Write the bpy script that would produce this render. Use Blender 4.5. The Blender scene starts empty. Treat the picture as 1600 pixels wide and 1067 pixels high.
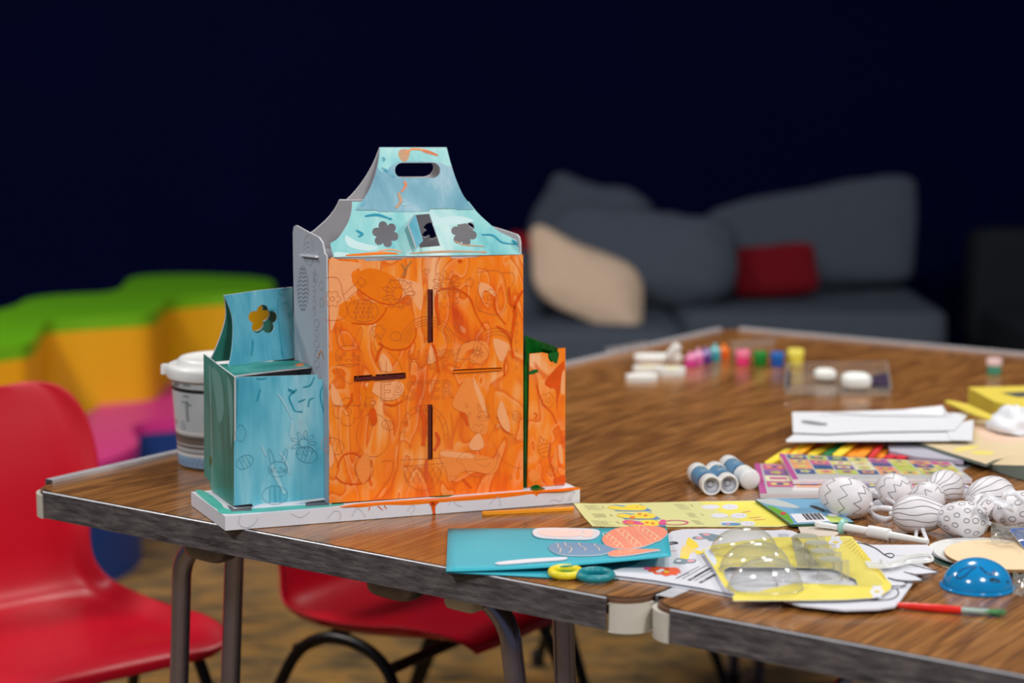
import bpy, bmesh, math, random
from math import sin, cos, pi, sqrt, atan2, radians
from mathutils import Vector as V, Matrix, noise
from mathutils.geometry import tessellate_polygon
random.seed(7)
SC = bpy.context.scene
COL = SC.collection

# ------------------------------------------------------------------ camera
FPX, HY, CZ, ZT = 3005.0, 99.0, 1.235, 0.70
TH = math.atan((533.5 - HY) / FPX)
cd = bpy.data.cameras.new('camera'); cam = bpy.data.objects.new('camera', cd); COL.objects.link(cam)
cam.location = (0, 0, CZ); cam.rotation_euler = (pi / 2 - TH, 0, 0)
cd.sensor_width = 36; cd.lens = FPX / 1600 * 36; cd.clip_start = .05
cd.dof.use_dof = True; cd.dof.focus_distance = 2.2; cd.dof.aperture_fstop = 2.9
SC.camera = cam

# ------------------------------------------------------------------ world, lights, exposure
w = bpy.data.worlds.new('world'); SC.world = w; w.use_nodes = True
w.node_tree.nodes['Background'].inputs[0].default_value = (.62, .68, .85, 1)
w.node_tree.nodes['Background'].inputs[1].default_value = .10

def area(name, loc, power, size, target, col=(1, .95, .9)):
    l = bpy.data.lights.new(name, 'AREA'); l.energy = power; l.size = size; l.color = col
    o = bpy.data.objects.new(name, l); COL.objects.link(o); o.location = loc
    o.rotation_euler = (V(target) - V(loc)).to_track_quat('-Z', 'Y').to_euler()
    return o
area('ceiling_light', (.9, .1, 2.75), 26, .35, (.3, 2.2, .7), (1, .96, .93))
area('ceiling_light', (-1.4, -.1, 2.75), 27, .35, (-.1, 2.3, .8), (.93, .96, 1))
area('ceiling_light', (2.4, 2.0, 2.75), 22, .35, (.8, 2.5, .7), (1, .96, .93))
area('ceiling_light', (.5, 3.6, 2.75), 17, .35, (.5, 3.2, 0), (1, .95, .9))
area('ceiling_light', (-2.0, 3.3, 2.75), 36, .5, (-2.0, 4.4, 0), (1, .95, .9))
SC.view_settings.view_transform = 'Standard'; SC.view_settings.look = 'None'
SC.view_settings.gamma = 1; SC.view_settings.use_curve_mapping = False
SC.view_settings.exposure = 0.60

# ------------------------------------------------------------------ projection helpers (place things on real planes)
CAM = V((0, 0, CZ)); F_ = V((0, cos(TH), -sin(TH))); U_ = V((0, sin(TH), cos(TH))); R_ = V((1, 0, 0))
def ray(px, py): return F_ + (px - 800) / FPX * R_ + (533.5 - py) / FPX * U_
def onplane(px, py, p, n):
    r = ray(px, py); return CAM + r * ((V(p) - CAM).dot(n) / r.dot(n))
def PZ(px, py, z=ZT): return onplane(px, py, (0, 0, z), V((0, 0, 1)))
def PD(px, py, y): return onplane(px, py, (0, y, 0), V((0, 1, 0)))     # on the vertical plane at distance y
ZAX = V((0, 0, 1))

# ------------------------------------------------------------------ materials
def S(r, g, b):
    f = lambda c: (c / 255 / 12.92) if c / 255 <= .04045 else ((c / 255 + .055) / 1.055) ** 2.4
    return (f(r), f(g), f(b), 1)
MATS = {}
def newmat(name):
    m = bpy.data.materials.new(name); m.use_nodes = True
    return m, m.node_tree, m.node_tree.nodes['Principled BSDF']
def mat(name, col=None, rough=.5, metal=0, var=.08, scale=30, bump=0, spec=.5, coat=0, emit=None):
    if name in MATS: return MATS[name]
    m, t, b = newmat(name)
    tc = t.nodes.new('ShaderNodeTexCoord'); nz = t.nodes.new('ShaderNodeTexNoise'); nz.inputs['Scale'].default_value = scale
    nz.inputs['Detail'].default_value = 4
    t.links.new(tc.outputs['Object'], nz.inputs['Vector'])
    mx = t.nodes.new('ShaderNodeMix'); mx.data_type = 'RGBA'
    mx.inputs[6].default_value = tuple(c * (1 - var) for c in col[:3]) + (1,)
    mx.inputs[7].default_value = tuple(min(1, c * (1 + var)) for c in col[:3]) + (1,)
    t.links.new(nz.outputs[0], mx.inputs[0]); t.links.new(mx.outputs[2], b.inputs['Base Color'])
    b.inputs['Roughness'].default_value = rough; b.inputs['Metallic'].default_value = metal
    b.inputs['Specular IOR Level'].default_value = spec; b.inputs['Coat Weight'].default_value = coat
    if bump:
        bp = t.nodes.new('ShaderNodeBump'); bp.inputs['Strength'].default_value = bump; bp.inputs['Distance'].default_value = .002
        t.links.new(nz.outputs[0], bp.inputs['Height']); t.links.new(bp.outputs[0], b.inputs['Normal'])
    MATS[name] = m; return m
def ramp(t, stops, src):
    r = t.nodes.new('ShaderNodeValToRGB'); e = r.color_ramp.elements
    while len(e) < len(stops): e.new(.5)
    for k, (p, c) in enumerate(stops): e[k].position = p; e[k].color = c
    t.links.new(src, r.inputs[0]); return r.outputs[0]
def paint(name, stops, scale=14, stretch=(1, 1, .45), rot=(0, .35, .33), rough=.38, dist=1.6, streak=.35, bump=.25, rim=None):
    """brushed poster paint on cardboard: layered noise blobs and brush streaks"""
    m, t, b = newmat(name); L = t.links.new
    tc = t.nodes.new('ShaderNodeTexCoord'); mp = t.nodes.new('ShaderNodeMapping')
    mp.inputs['Rotation'].default_value = rot; mp.inputs['Scale'].default_value = stretch
    L(tc.outputs['Object'], mp.inputs[0])
    n1 = t.nodes.new('ShaderNodeTexNoise'); n1.inputs['Scale'].default_value = scale; n1.inputs['Detail'].default_value = 2.5
    n1.inputs['Distortion'].default_value = dist; L(mp.outputs[0], n1.inputs[0])
    mp2 = t.nodes.new('ShaderNodeMapping'); mp2.inputs['Rotation'].default_value = (rot[0], -rot[1] * .7, rot[2])
    mp2.inputs['Scale'].default_value = (1, 1, .12); L(tc.outputs['Object'], mp2.inputs[0])
    n2 = t.nodes.new('ShaderNodeTexNoise'); n2.inputs['Scale'].default_value = scale * 9; n2.inputs['Detail'].default_value = 3
    n2.inputs['Distortion'].default_value = .8; L(mp2.outputs[0], n2.inputs[0])
    a = t.nodes.new('ShaderNodeMath'); a.operation = 'MULTIPLY_ADD'; a.inputs[1].default_value = streak
    L(n2.outputs[0], a.inputs[0])
    s = t.nodes.new('ShaderNodeMath'); s.operation = 'MULTIPLY_ADD'; s.inputs[1].default_value = 1.0; s.inputs[2].default_value = -streak / 2
    L(n1.outputs[0], s.inputs[0]); L(s.outputs[0], a.inputs[2])
    base = ramp(t, stops, a.outputs[0])
    if rim:      # wetter, darker paint collecting along the edges of brush strokes
        n4 = t.nodes.new('ShaderNodeTexNoise'); n4.inputs['Scale'].default_value = scale * 1.15; n4.inputs['Detail'].default_value = 1.2; n4.inputs['Distortion'].default_value = 2.2; L(mp.outputs[0], n4.inputs[0])
        k1 = t.nodes.new('ShaderNodeMath'); k1.operation = 'MULTIPLY'; k1.inputs[1].default_value = 5; L(n4.outputs[0], k1.inputs[0])
        k2 = t.nodes.new('ShaderNodeMath'); k2.operation = 'FRACT'; L(k1.outputs[0], k2.inputs[0])
        edge = ramp(t, [(.0, (0, 0, 0, 1)), (.72, (.02, .02, .02, 1)), (.93, (.75, .75, .75, 1)), (.97, (.1, .1, .1, 1)), (1.0, (0, 0, 0, 1))], k2.outputs[0])
        wash = ramp(t, [(.0, (.36, .36, .36, 1)), (.14, (.14, .14, .14, 1)), (.3, (0, 0, 0, 1))], k2.outputs[0])
        m4 = t.nodes.new('ShaderNodeMix'); m4.data_type = 'RGBA'; L(wash, m4.inputs[0]); L(base, m4.inputs[6]); m4.inputs[7].default_value = stops[0][1]
        m5 = t.nodes.new('ShaderNodeMix'); m5.data_type = 'RGBA'; L(edge, m5.inputs[0]); L(m4.outputs[2], m5.inputs[6]); m5.inputs[7].default_value = rim
        base = m5.outputs[2]
    L(base, b.inputs['Base Color'])
    b.inputs['Roughness'].default_value = rough
    bp = t.nodes.new('ShaderNodeBump'); bp.inputs['Strength'].default_value = bump; bp.inputs['Distance'].default_value = .001
    L(a.outputs[0], bp.inputs['Height']); L(bp.outputs[0], b.inputs['Normal'])
    MATS[name] = m; return m
def clear(name, tint=(1, 1, 1, 1), edge=.62, base=.10, edgecol=(.42, .44, .40, 1)):
    """thin clear plastic: see-through face on, more reflective and milky at grazing angles"""
    m, t, b = newmat(name); L = t.links.new; t.nodes.remove(b)
    out = t.nodes['Material Output']
    tr = t.nodes.new('ShaderNodeBsdfTransparent'); tr.inputs[0].default_value = tint
    gl = t.nodes.new('ShaderNodeBsdfGlossy'); gl.inputs['Roughness'].default_value = .11
    df = t.nodes.new('ShaderNodeBsdfDiffuse'); df.inputs[0].default_value = edgecol
    lw = t.nodes.new('ShaderNodeLayerWeight'); lw.inputs[0].default_value = .35
    ma = t.nodes.new('ShaderNodeMath'); ma.operation = 'MULTIPLY_ADD'; ma.inputs[1].default_value = edge; ma.inputs[2].default_value = base
    L(lw.outputs['Facing'], ma.inputs[0])
    m1 = t.nodes.new('ShaderNodeMixShader'); m1.inputs[0].default_value = .45; L(gl.outputs[0], m1.inputs[2]); L(df.outputs[0], m1.inputs[1])
    m2 = t.nodes.new('ShaderNodeMixShader'); L(ma.outputs[0], m2.inputs[0]); L(tr.outputs[0], m2.inputs[1]); L(m1.outputs[0], m2.inputs[2])
    L(m2.outputs[0], out.inputs[0]); MATS[name] = m; return m

# ------------------------------------------------------------------ mesh builder
def frame(n, hint=None):
    n = n.normalized(); h = hint or (ZAX if abs(n.z) < .95 else V((1, 0, 0)))
    a = h.cross(n).normalized(); return a, n.cross(a).normalized(), n
def cr(pts, closed=False, k=6):
    """catmull-rom smoothing of a polyline of tuples or vectors"""
    P = [V(p) for p in pts]; n = len(P); out = []
    rng = range(n if closed else n - 1)
    for i in rng:
        g = (lambda j: P[j % n]) if closed else (lambda j: P[max(0, min(n - 1, j))])
        p0, p1, p2, p3 = g(i - 1), g(i), g(i + 1), g(i + 2)
        for q in range(k):
            s = q / k
            out.append(.5 * ((2 * p1) + (p2 - p0) * s + (2 * p0 - 5 * p1 + 4 * p2 - p3) * s * s + (3 * p1 - p0 - 3 * p2 + p3) * s ** 3))
    if not closed: out.append(P[-1])
    return out
class MB:
    def __init__(s): s.v = []; s.f = []; s.m = []; s.mats = []
    def mi(s, m):
        if m not in s.mats: s.mats.append(m)
        return s.mats.index(m)
    def add(s, vs, fs, m):
        b = len(s.v); s.v += [V(v) for v in vs]; k = s.mi(m)
        for f in fs: s.f.append([b + i for i in f]); s.m.append(k)
    def poly(s, pts, m, n=None, off=0, holes=()):
        """flat polygon (may be concave, may have holes)"""
        pts = [V(p) for p in pts]
        if n is None: n = (pts[1] - pts[0]).cross(pts[2] - pts[0]).normalized()
        a, b, c = frame(n); loops = [pts] + [[V(q) for q in h] for h in holes]
        fl = [[V((p.dot(a), p.dot(b), 0)) for p in lp] for lp in loops]
        tri = tessellate_polygon(fl); allp = [p + c * off for lp in loops for p in lp]
        fs = []
        for t in tri:
            A, B, C = [allp[i] for i in t]
            cx = (B - A).cross(C - A)
            if cx.length < 1e-14: continue
            fs.append(t if cx.dot(c) > 0 else t[::-1])
        s.add(allp, fs, m)
    def prism(s, pts, n, th, m, back=None, side=None, holes=()):
        """sheet: front face at pts facing n, body th thick behind it"""
        n = V(n).normalized(); pts = [V(p) for p in pts]; back = back or m; side = side or back
        s.poly(pts, m, n, 0, holes)
        bk = [p - n * th for p in pts]; hb = [[V(q) - n * th for q in h] for h in holes]
        s.poly(bk, back, -n, 0, hb)
        for lp in [pts] + [[V(q) for q in h] for h in holes]:
            k = len(lp); vs = lp + [p - n * th for p in lp]
            s.add(vs, [[i, (i + 1) % k, k + (i + 1) % k, k + i] for i in range(k)], side)
    def line(s, pts, wd, m, n, off=.0002, closed=False):
        """thin ribbon lying on a surface with normal n (vector or function)"""
        pts = [V(p) for p in pts]; k = len(pts)
        if k < 2: return
        L = []; 
        for i, p in enumerate(pts):
            a = pts[(i - 1) % k] if (closed or i > 0) else p; b = pts[(i + 1) % k] if (closed or i < k - 1) else p
            d = b - a
            nn = n(p) if callable(n) else n
            sd = nn.cross(d)
            if sd.length < 1e-9: sd = nn.cross(V((.3, .5, .7)))
            sd = sd.normalized() * wd / 2
            L.append((p + nn * off - sd, p + nn * off + sd))
        vs = [q for t in L for q in t]; r = range(k if closed else k - 1)
        s.add(vs, [[2 * i, 2 * ((i + 1) % k), 2 * ((i + 1) % k) + 1, 2 * i + 1] for i in r], m)
    def tube(s, pts, r, m, seg=12, closed=False, caps=True):
        pts = [V(p) for p in pts]; k = len(pts); rad = r if isinstance(r, (list, tuple)) else [r] * k
        vs = []; up = None
        for i, p in enumerate(pts):
            a = pts[(i - 1) % k] if (closed or i > 0) else p; b = pts[(i + 1) % k] if (closed or i < k - 1) else p
            d = (b - a).normalized()
            if up is None: up = d.orthogonal().normalized()
            up = (up - d * up.dot(d)).normalized(); sd = d.cross(up)
            for j in range(seg):
                t = 2 * pi * j / seg; vs.append(p + (up * cos(t) + sd * sin(t)) * rad[i])
        fs = []
        for i in range(k if closed else k - 1):
            i2 = (i + 1) % k
            for j in range(seg):
                j2 = (j + 1) % seg; fs.append([i * seg + j, i * seg + j2, i2 * seg + j2, i2 * seg + j])
        if caps and not closed: fs.append(list(range(seg))[::-1]); fs.append([(k - 1) * seg + j for j in range(seg)])
        s.add(vs, fs, m)
    def lathe(s, c, prof, m, axis=ZAX, seg=32, mats=None, arc=(0, 2 * pi)):
        """profile [(r, h)] revolved about axis at c; mats optional list per profile segment"""
        a, b, n = frame(V(axis)); c = V(c); k = len(prof); full = abs(arc[1] - arc[0] - 2 * pi) < 1e-6
        ns = seg if full else seg + 1; P = []
        for (r, h) in prof:
            for j in range(ns):
                t = arc[0] + (arc[1] - arc[0]) * j / seg
                P.append(c + n * h + (a * cos(t) + b * sin(t)) * r)
        for i in range(k - 1):
            fs = []
            for j in range(seg):
                j2 = (j + 1) % ns if full else j + 1
                q = [i * ns + j, i * ns + j2, (i + 1) * ns + j2, (i + 1) * ns + j]
                fs.append(q)
            mm = mats[i] if mats else m
            idx = sorted({x for f in fs for x in f}); mp = {x: y for y, x in enumerate(idx)}
            s.add([P[x] for x in idx], [[mp[x] for x in f] for f in fs], mm)
    def box(s, c, size, m, rot=None):
        c = V(c); R = rot or Matrix.Identity(3); h = [x / 2 for x in size]
        vs = [c + R @ V((sx * h[0], sy * h[1], sz * h[2])) for sz in (-1, 1) for sy in (-1, 1) for sx in (-1, 1)]
        s.add(vs, [[0, 2, 3, 1], [4, 5, 7, 6], [0, 1, 5, 4], [2, 6, 7, 3], [0, 4, 6, 2], [1, 3, 7, 5]], m)
    def build(s, name, parent=None, smooth=False, bevel=0, weld=True, loc=None, seg=2, angle=35):
        o0 = parent.matrix_world.translation.copy() if parent else V((0, 0, 0))
        if parent and parent.get('_wl'): o0 = V(parent['_wl'])
        wl = o0
        if parent is None: wl = V(loc) if loc is not None else base_of(s.v)
        elif loc is not None: wl = V(loc)
        me = bpy.data.meshes.new(name); me.from_pydata([tuple(v - wl) for v in s.v], [], s.f); 
        for m in s.mats: me.materials.append(m)
        for p, k in zip(me.polygons, s.m): p.material_index = k
        if weld:
            bm = bmesh.new(); bm.from_mesh(me); bmesh.ops.remove_doubles(bm, verts=bm.verts, dist=1e-5)
            bm.to_mesh(me); bm.free()
        me.update()
        o = bpy.data.objects.new(name, me); COL.objects.link(o)
        o['_wl'] = tuple(wl)
        if parent: o.parent = parent; o.location = wl - o0
        else: o.location = wl
        if smooth:
            for p in me.polygons: p.use_smooth = True
            try: me.set_sharp_from_angle(angle=radians(angle))
            except Exception: pass
        if bevel:
            md = o.modifiers.new('bevel', 'BEVEL'); md.width = bevel; md.segments = seg; md.limit_method = 'ANGLE'; md.angle_limit = radians(50)
        return o
def base_of(vs):
    xs = [v.x for v in vs]; ys = [v.y for v in vs]; return V(((min(xs) + max(xs)) / 2, (min(ys) + max(ys)) / 2, min(v.z for v in vs)))
def tag(o, label, cat, group=None, kind=None):
    o['label'] = label; o['category'] = cat
    if group: o['group'] = group
    if kind: o['kind'] = kind
    return o
def thing(name, loc, label, cat, group=None):
    o = bpy.data.objects.new(name, None); COL.objects.link(o); o.location = loc; o['_wl'] = tuple(loc)
    o.empty_display_size = .02
    return tag(o, label, cat, group)
def struct(o): o['kind'] = 'structure'; return o
def copy_tree(o, parent=None):
    c = o.copy(); COL.objects.link(c); c.parent = parent
    for ch in [x for x in bpy.data.objects if x.parent == o]: copy_tree(ch, c)
    return c
_txt = {}
def text2d(s, outline=False):
    """letter shapes as 2D points plus faces or edges, 1 unit high, starting at x = 0"""
    if (s, outline) in _txt: return _txt[(s, outline)]
    cu = bpy.data.curves.new('t', 'FONT'); cu.body = s; cu.size = 1; cu.resolution_u = 3
    cu.fill_mode = 'NONE' if outline else 'FRONT'
    o = bpy.data.objects.new('t', cu); COL.objects.link(o)
    me = bpy.data.meshes.new_from_object(o.evaluated_get(bpy.context.evaluated_depsgraph_get()))
    r = ([v.co.copy() for v in me.vertices], [list(p.vertices) for p in me.polygons], [list(e.vertices) for e in me.edges])
    bpy.data.objects.remove(o); bpy.data.curves.remove(cu); bpy.data.meshes.remove(me)
    _txt[(s, outline)] = r; return r
def put_text(mb, s, org, ax, ay, m, n, outline=False, wd=.0004, off=.0004):
    vs, fs, es = text2d(s, outline)
    P = [V(org) + V(ax) * v.x + V(ay) * v.y for v in vs]
    if outline:
        for a, b in es: mb.line([P[a], P[b]], wd, m, n, off)
    else: mb.add([p + n * off for p in P], fs, m)

# =================================================================== materials used in several places
WHITE = mat('white_card', S(222, 222, 228), .55, var=.03)
GREYB = mat('raw_grey_board', S(190, 189, 192), .8, var=.05, scale=60)
SIDEG = mat('grey_white_board', S(170, 176, 186), .8, var=.04)
LINE = mat('printed_outline', S(95, 80, 75), .7)
BLACK = mat('black_ink', S(22, 22, 26), .6)
CLEAR = clear('clear_plastic')
CLEARW = clear('milky_clear_plastic', edge=.45, base=.20, edgecol=(.6, .6, .57, 1))
WPLAS = mat('white_plastic', S(226, 226, 222), .35)

# =================================================================== room
fl = MB(); 
def floor_mat():
    m, t, b = newmat('worn_parquet'); L = t.links.new
    tc = t.nodes.new('ShaderNodeTexCoord'); mp = t.nodes.new('ShaderNodeMapping'); mp.inputs['Rotation'].default_value = (0, 0, .9)
    mp.inputs['Scale'].default_value = (1, 2.2, 1); L(tc.outputs['Object'], mp.inputs[0])
    n = t.nodes.new('ShaderNodeTexNoise'); n.inputs['Scale'].default_value = 9; n.inputs['Detail'].default_value = 6; n.inputs['Roughness'].default_value = .6; L(mp.outputs[0], n.inputs[0])
    br = t.nodes.new('ShaderNodeTexBrick'); br.inputs['Scale'].default_value = 3; br.inputs['Color1'].default_value = (.9, .9, .9, 1); br.inputs['Color2'].default_value = (.55, .55, .55, 1)
    br.inputs['Mortar'].default_value = (.4, .4, .4, 1); br.inputs['Mortar Size'].default_value = .01; L(mp.outputs[0], br.inputs[0])
    c = ramp(t, [(.34, S(84, 72, 50)), (.44, S(124, 100, 60)), (.52, S(156, 120, 66)), (.60, S(176, 128, 60)), (.70, S(128, 104, 68))], n.outputs[0])
    mx = t.nodes.new('ShaderNodeMix'); mx.data_type = 'RGBA'; mx.blend_type = 'MULTIPLY'; mx.inputs[0].default_value = .5
    L(c, mx.inputs[6]); L(br.outputs[0], mx.inputs[7]); L(mx.outputs[2], b.inputs['Base Color']); b.inputs['Roughness'].default_value = .5
    return m
fl.box((0, 3.2, -.05), (12, 10, .1), floor_mat()); struct(fl.build('floor', loc=(0, 3.2, -.1)))
NAVY = mat('navy_wall_paint', (.0007, .0020, .027, 1), .85, var=.2, scale=2, spec=.05)
COR = V((.47, 7.75, 0))
def wallslab(name, a, b):
    d = (V(b) - V(a)).normalized(); n = V((-d.y, d.x, 0)); mb = MB()
    if n.y < 0: n = -n
    p = [V(a), V(b), V(b) + n * .12, V(a) + n * .12]
    mb.prism([V((q.x, q.y, 3.2)) for q in p], ZAX, 3.2, NAVY); struct(mb.build(name))
wallslab('wall_left', COR, (-6.0, 6.84, 0)); wallslab('wall_back', COR, (5.2, 7.5, 0))

# =================================================================== soft seating in the background
def fabric(name, c, rough=.9): return mat(name, c, rough, var=.15, scale=45, bump=.6, spec=.2)
GREYF = fabric('charcoal_sofa_fabric', S(72, 80, 92)); GREYD = fabric('dark_sofa_fabric', S(50, 60, 72))
def soft(mb, c, size, m, rot=None, e=.38, lump=.02, seed=0, pinch=0, nu=40, nv=26, fn=None):
    """puffed cushion: superellipsoid with wrinkles; pinch pulls the four corners out into points"""
    R = rot or Matrix.Identity(3); vs = []; sg = lambda x, p: math.copysign(abs(x) ** p, x)
    for i in range(nv + 1):
        v = -pi / 2 + pi * i / nv
        for j in range(nu):
            u = 2 * pi * j / nu
            x, y, z = sg(cos(v), e) * sg(cos(u), e), sg(cos(v), e) * sg(sin(u), e), sg(sin(v), e)
            if pinch:
                r = max(abs(x), abs(z)); cc = (abs(x) * abs(z)) ** 2
                y *= (1 - pinch * .9 * max(x * x, z * z) ** 2)
                x *= 1 - .10 * (1 - abs(z) ** 2) * pinch; z *= 1 - .10 * (1 - abs(x) ** 2) * pinch
            p = V((x * size[0] / 2, y * size[1] / 2, z * size[2] / 2))
            nz = noise.noise(V((p.x * 5, p.y * 5, p.z * 7)) + V((seed, 0, 0))); n2 = noise.noise(V((p.x * 12, p.y * 9, p.z * 16)) + V((seed, 3, 0)))
            p *= 1 + lump * (nz * 2 + n2) / max(.2, p.length * 3)
            if fn: p = fn(p)
            vs.append(V(c) + R @ p)
    fs = [[i * nu + j, i * nu + (j + 1) % nu, (i + 1) * nu + (j + 1) % nu, (i + 1) * nu + j] for i in range(nv) for j in range(nu)]
    mb.add(vs, fs, m)
def RZX(z=0, x=0, y=0): return Matrix.Rotation(z, 3, 'Z') @ Matrix.Rotation(x, 3, 'X') @ Matrix.Rotation(y, 3, 'Y')

# corner sofa: left run and right run
sf = thing('corner_sofa', (.9, 6.6, 0), 'long charcoal grey corner sofa against the navy walls behind the table', 'sofa')
def softpart(name, c, size, m, rot=None, **k):
    mb = MB(); soft(mb, c, size, m, rot, **k); return mb.build(name, sf, smooth=True, angle=80)
softpart('seat', (-.08, 6.18, .335), (1.2, .92, .21), GREYF, RZX(.02), e=.16, lump=.01)
softpart('seat_base', (-.08, 6.2, .14), (1.16, .86, .22), GREYD, RZX(.02), e=.12, lump=0)
softpart('seat', (.98, 6.6, .335), (.9, .90, .21), GREYF, RZX(-.02), e=.16, lump=.01, seed=4)
softpart('seat_base', (.98, 6.6, .14), (.86, .84, .22), GREYD, RZX(-.02), e=.12, lump=0)
softpart('backrest', (.95, 7.25, .34), (.98, .26, .50), GREYD, RZX(-.03), e=.2, lump=.01)
softpart('backrest', (0, 7.0, .34), (.9, .26, .50), GREYD, RZX(.02), e=.2, lump=.01)

def pillow(name, c, size, m, rot, label, cat='cushion', **k):
    mb = MB(); soft(mb, c, size, m, rot, **k); o = mb.build(name, None, smooth=True, angle=80); return tag(o, label, cat, k.get('group'))
pillow('back_cushion', (.425, 6.45, .585), (.66, .24, .34), GREYF, RZX(-.12, -.35, .10), 'large slouching grey back cushion in the middle of the sofa, in front of the others', seed=2, lump=.07, e=.45, pinch=.35)
pillow('back_cushion', (.28, 6.82, .665), (.42, .2, .30), GREYF, RZX(-.1, -.25, .28), 'grey back cushion peeking up highest at the left of the sofa corner', seed=5, lump=.05, e=.42, pinch=.4)
pillow('back_cushion', (1.06, 6.86, .605), (.76, .2, .34), GREYF, RZX(-.03, -.22, -.02), 'wide grey back cushion standing behind the dark red pillow', seed=8, lump=.03, e=.3, pinch=.25,
       fn=lambda p: V((p.x, p.y, p.z + (p.x + .1) * .17 * (1 if p.z > 0 else 0))))
pillow('throw_pillow', (.235, 5.98, .555), (.42, .12, .26), fabric('beige_pillow_fabric', S(205, 180, 156)), RZX(.15, -.6, .52), 'beige throw pillow lying slanted on the left sofa seat', 'pillow', seed=11, e=.55, lump=.02, pinch=.9,
       fn=lambda p: V((p.x + p.z * -.5, p.y, p.z)))
pillow('throw_pillow', (.885, 6.5, .54), (.30, .1, .18), fabric('dark_red_pillow_fabric', S(108, 8, 22)), RZX(-.05, -.2, -.08), 'dark red throw pillow standing on the right sofa seat', 'pillow', seed=14, e=.36, lump=.02, pinch=.3)
pillow('throw_pillow', (.07, 6.3, .61), (.20, .08, .12), fabric('crimson_pillow_fabric', S(130, 16, 26)), RZX(.15, -.3, .3), 'small red pillow tip peeking out behind the beige pillow', 'pillow', seed=17, e=.45, lump=.02, pinch=.5)
pillow('throw_pillow', (.02, 6.12, .54), (.28, .1, .22), GREYF, RZX(.2, -.4, .6), 'grey throw pillow mostly hidden behind the cardboard castle, left of the beige one', 'pillow', seed=19, e=.45, lump=.02, pinch=.5)
ac = thing('armchair', (2.1, 6.8, 0), 'very dark armchair at the far right of the photo', 'armchair')
DK = fabric('near_black_upholstery', S(30, 34, 40))
for nm, c, s in (('backrest', (2.12, 7.0, .40), (.90, .2, .48)), ('seat', (2.12, 6.5, .30), (.9, .75, .16)), ('seat_base', (2.12, 6.5, .12), (.86, .70, .2))):
    mb = MB(); soft(mb, c, s, DK, e=.18, lump=.008); mb.build(nm, ac, smooth=True, angle=80)

# wavy foam benches
def foam(name, top_px, z, h_top, cm, tm, label, zb=.0):
    pts = [PZ(x, y, z) for x, y in top_px]; pts = cr(pts, True, 5); pts = [V((p.x, p.y, z)) for p in pts]
    root = thing(name, tuple(V((sum(p.x for p in pts) / len(pts), sum(p.y for p in pts) / len(pts), zb))), label, 'foam seat')
    b = MB(); b.prism([V((p.x, p.y, z - h_top)) for p in pts], ZAX, z - h_top - zb, cm); b.build('body', root, smooth=True, angle=60)
    t = MB(); t.prism(pts, ZAX, h_top, tm); o = t.build('seat_top', root, smooth=True, bevel=.02, seg=4, angle=60); return root
vin = lambda n, c: mat(n, c, .42, var=.05, scale=3)
foam('wavy_bench', [(-260, 640), (-120, 560), (0, 543), (45, 536), (62, 519), (72, 503), (110, 498), (175, 494), (235, 489), (253, 478), (266, 467), (320, 461), (385, 457), (425, 450), (424, 439),
     (392, 433), (300, 429), (225, 431), (200, 437), (190, 449), (165, 457), (90, 461), (45, 467), (22, 478), (-15, 486), (-120, 492), (-260, 520)],
     .545, .035, vin('mustard_vinyl', S(226, 168, 8)), vin('lime_vinyl', S(104, 176, 8)), 'tall wavy foam bench with mustard yellow sides and lime green top')
foam('wavy_bench', [(-260, 800), (-100, 762), (30, 746), (95, 735), (150, 724), (195, 708), (216, 692), (212, 680), (206, 670), (222, 661), (275, 656), (350, 652), (420, 650), (455, 640),
     (462, 615), (430, 600), (350, 597), (270, 599), (200, 607), (160, 624), (148, 641), (110, 651), (75, 665), (-40, 690), (-150, 706), (-260, 730)],
     .30, .03, vin('royal_blue_vinyl', S(6, 52, 118)), vin('magenta_vinyl', S(206, 44, 132)), 'low wavy foam bench with blue sides and magenta top in front of the yellow one')

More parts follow.
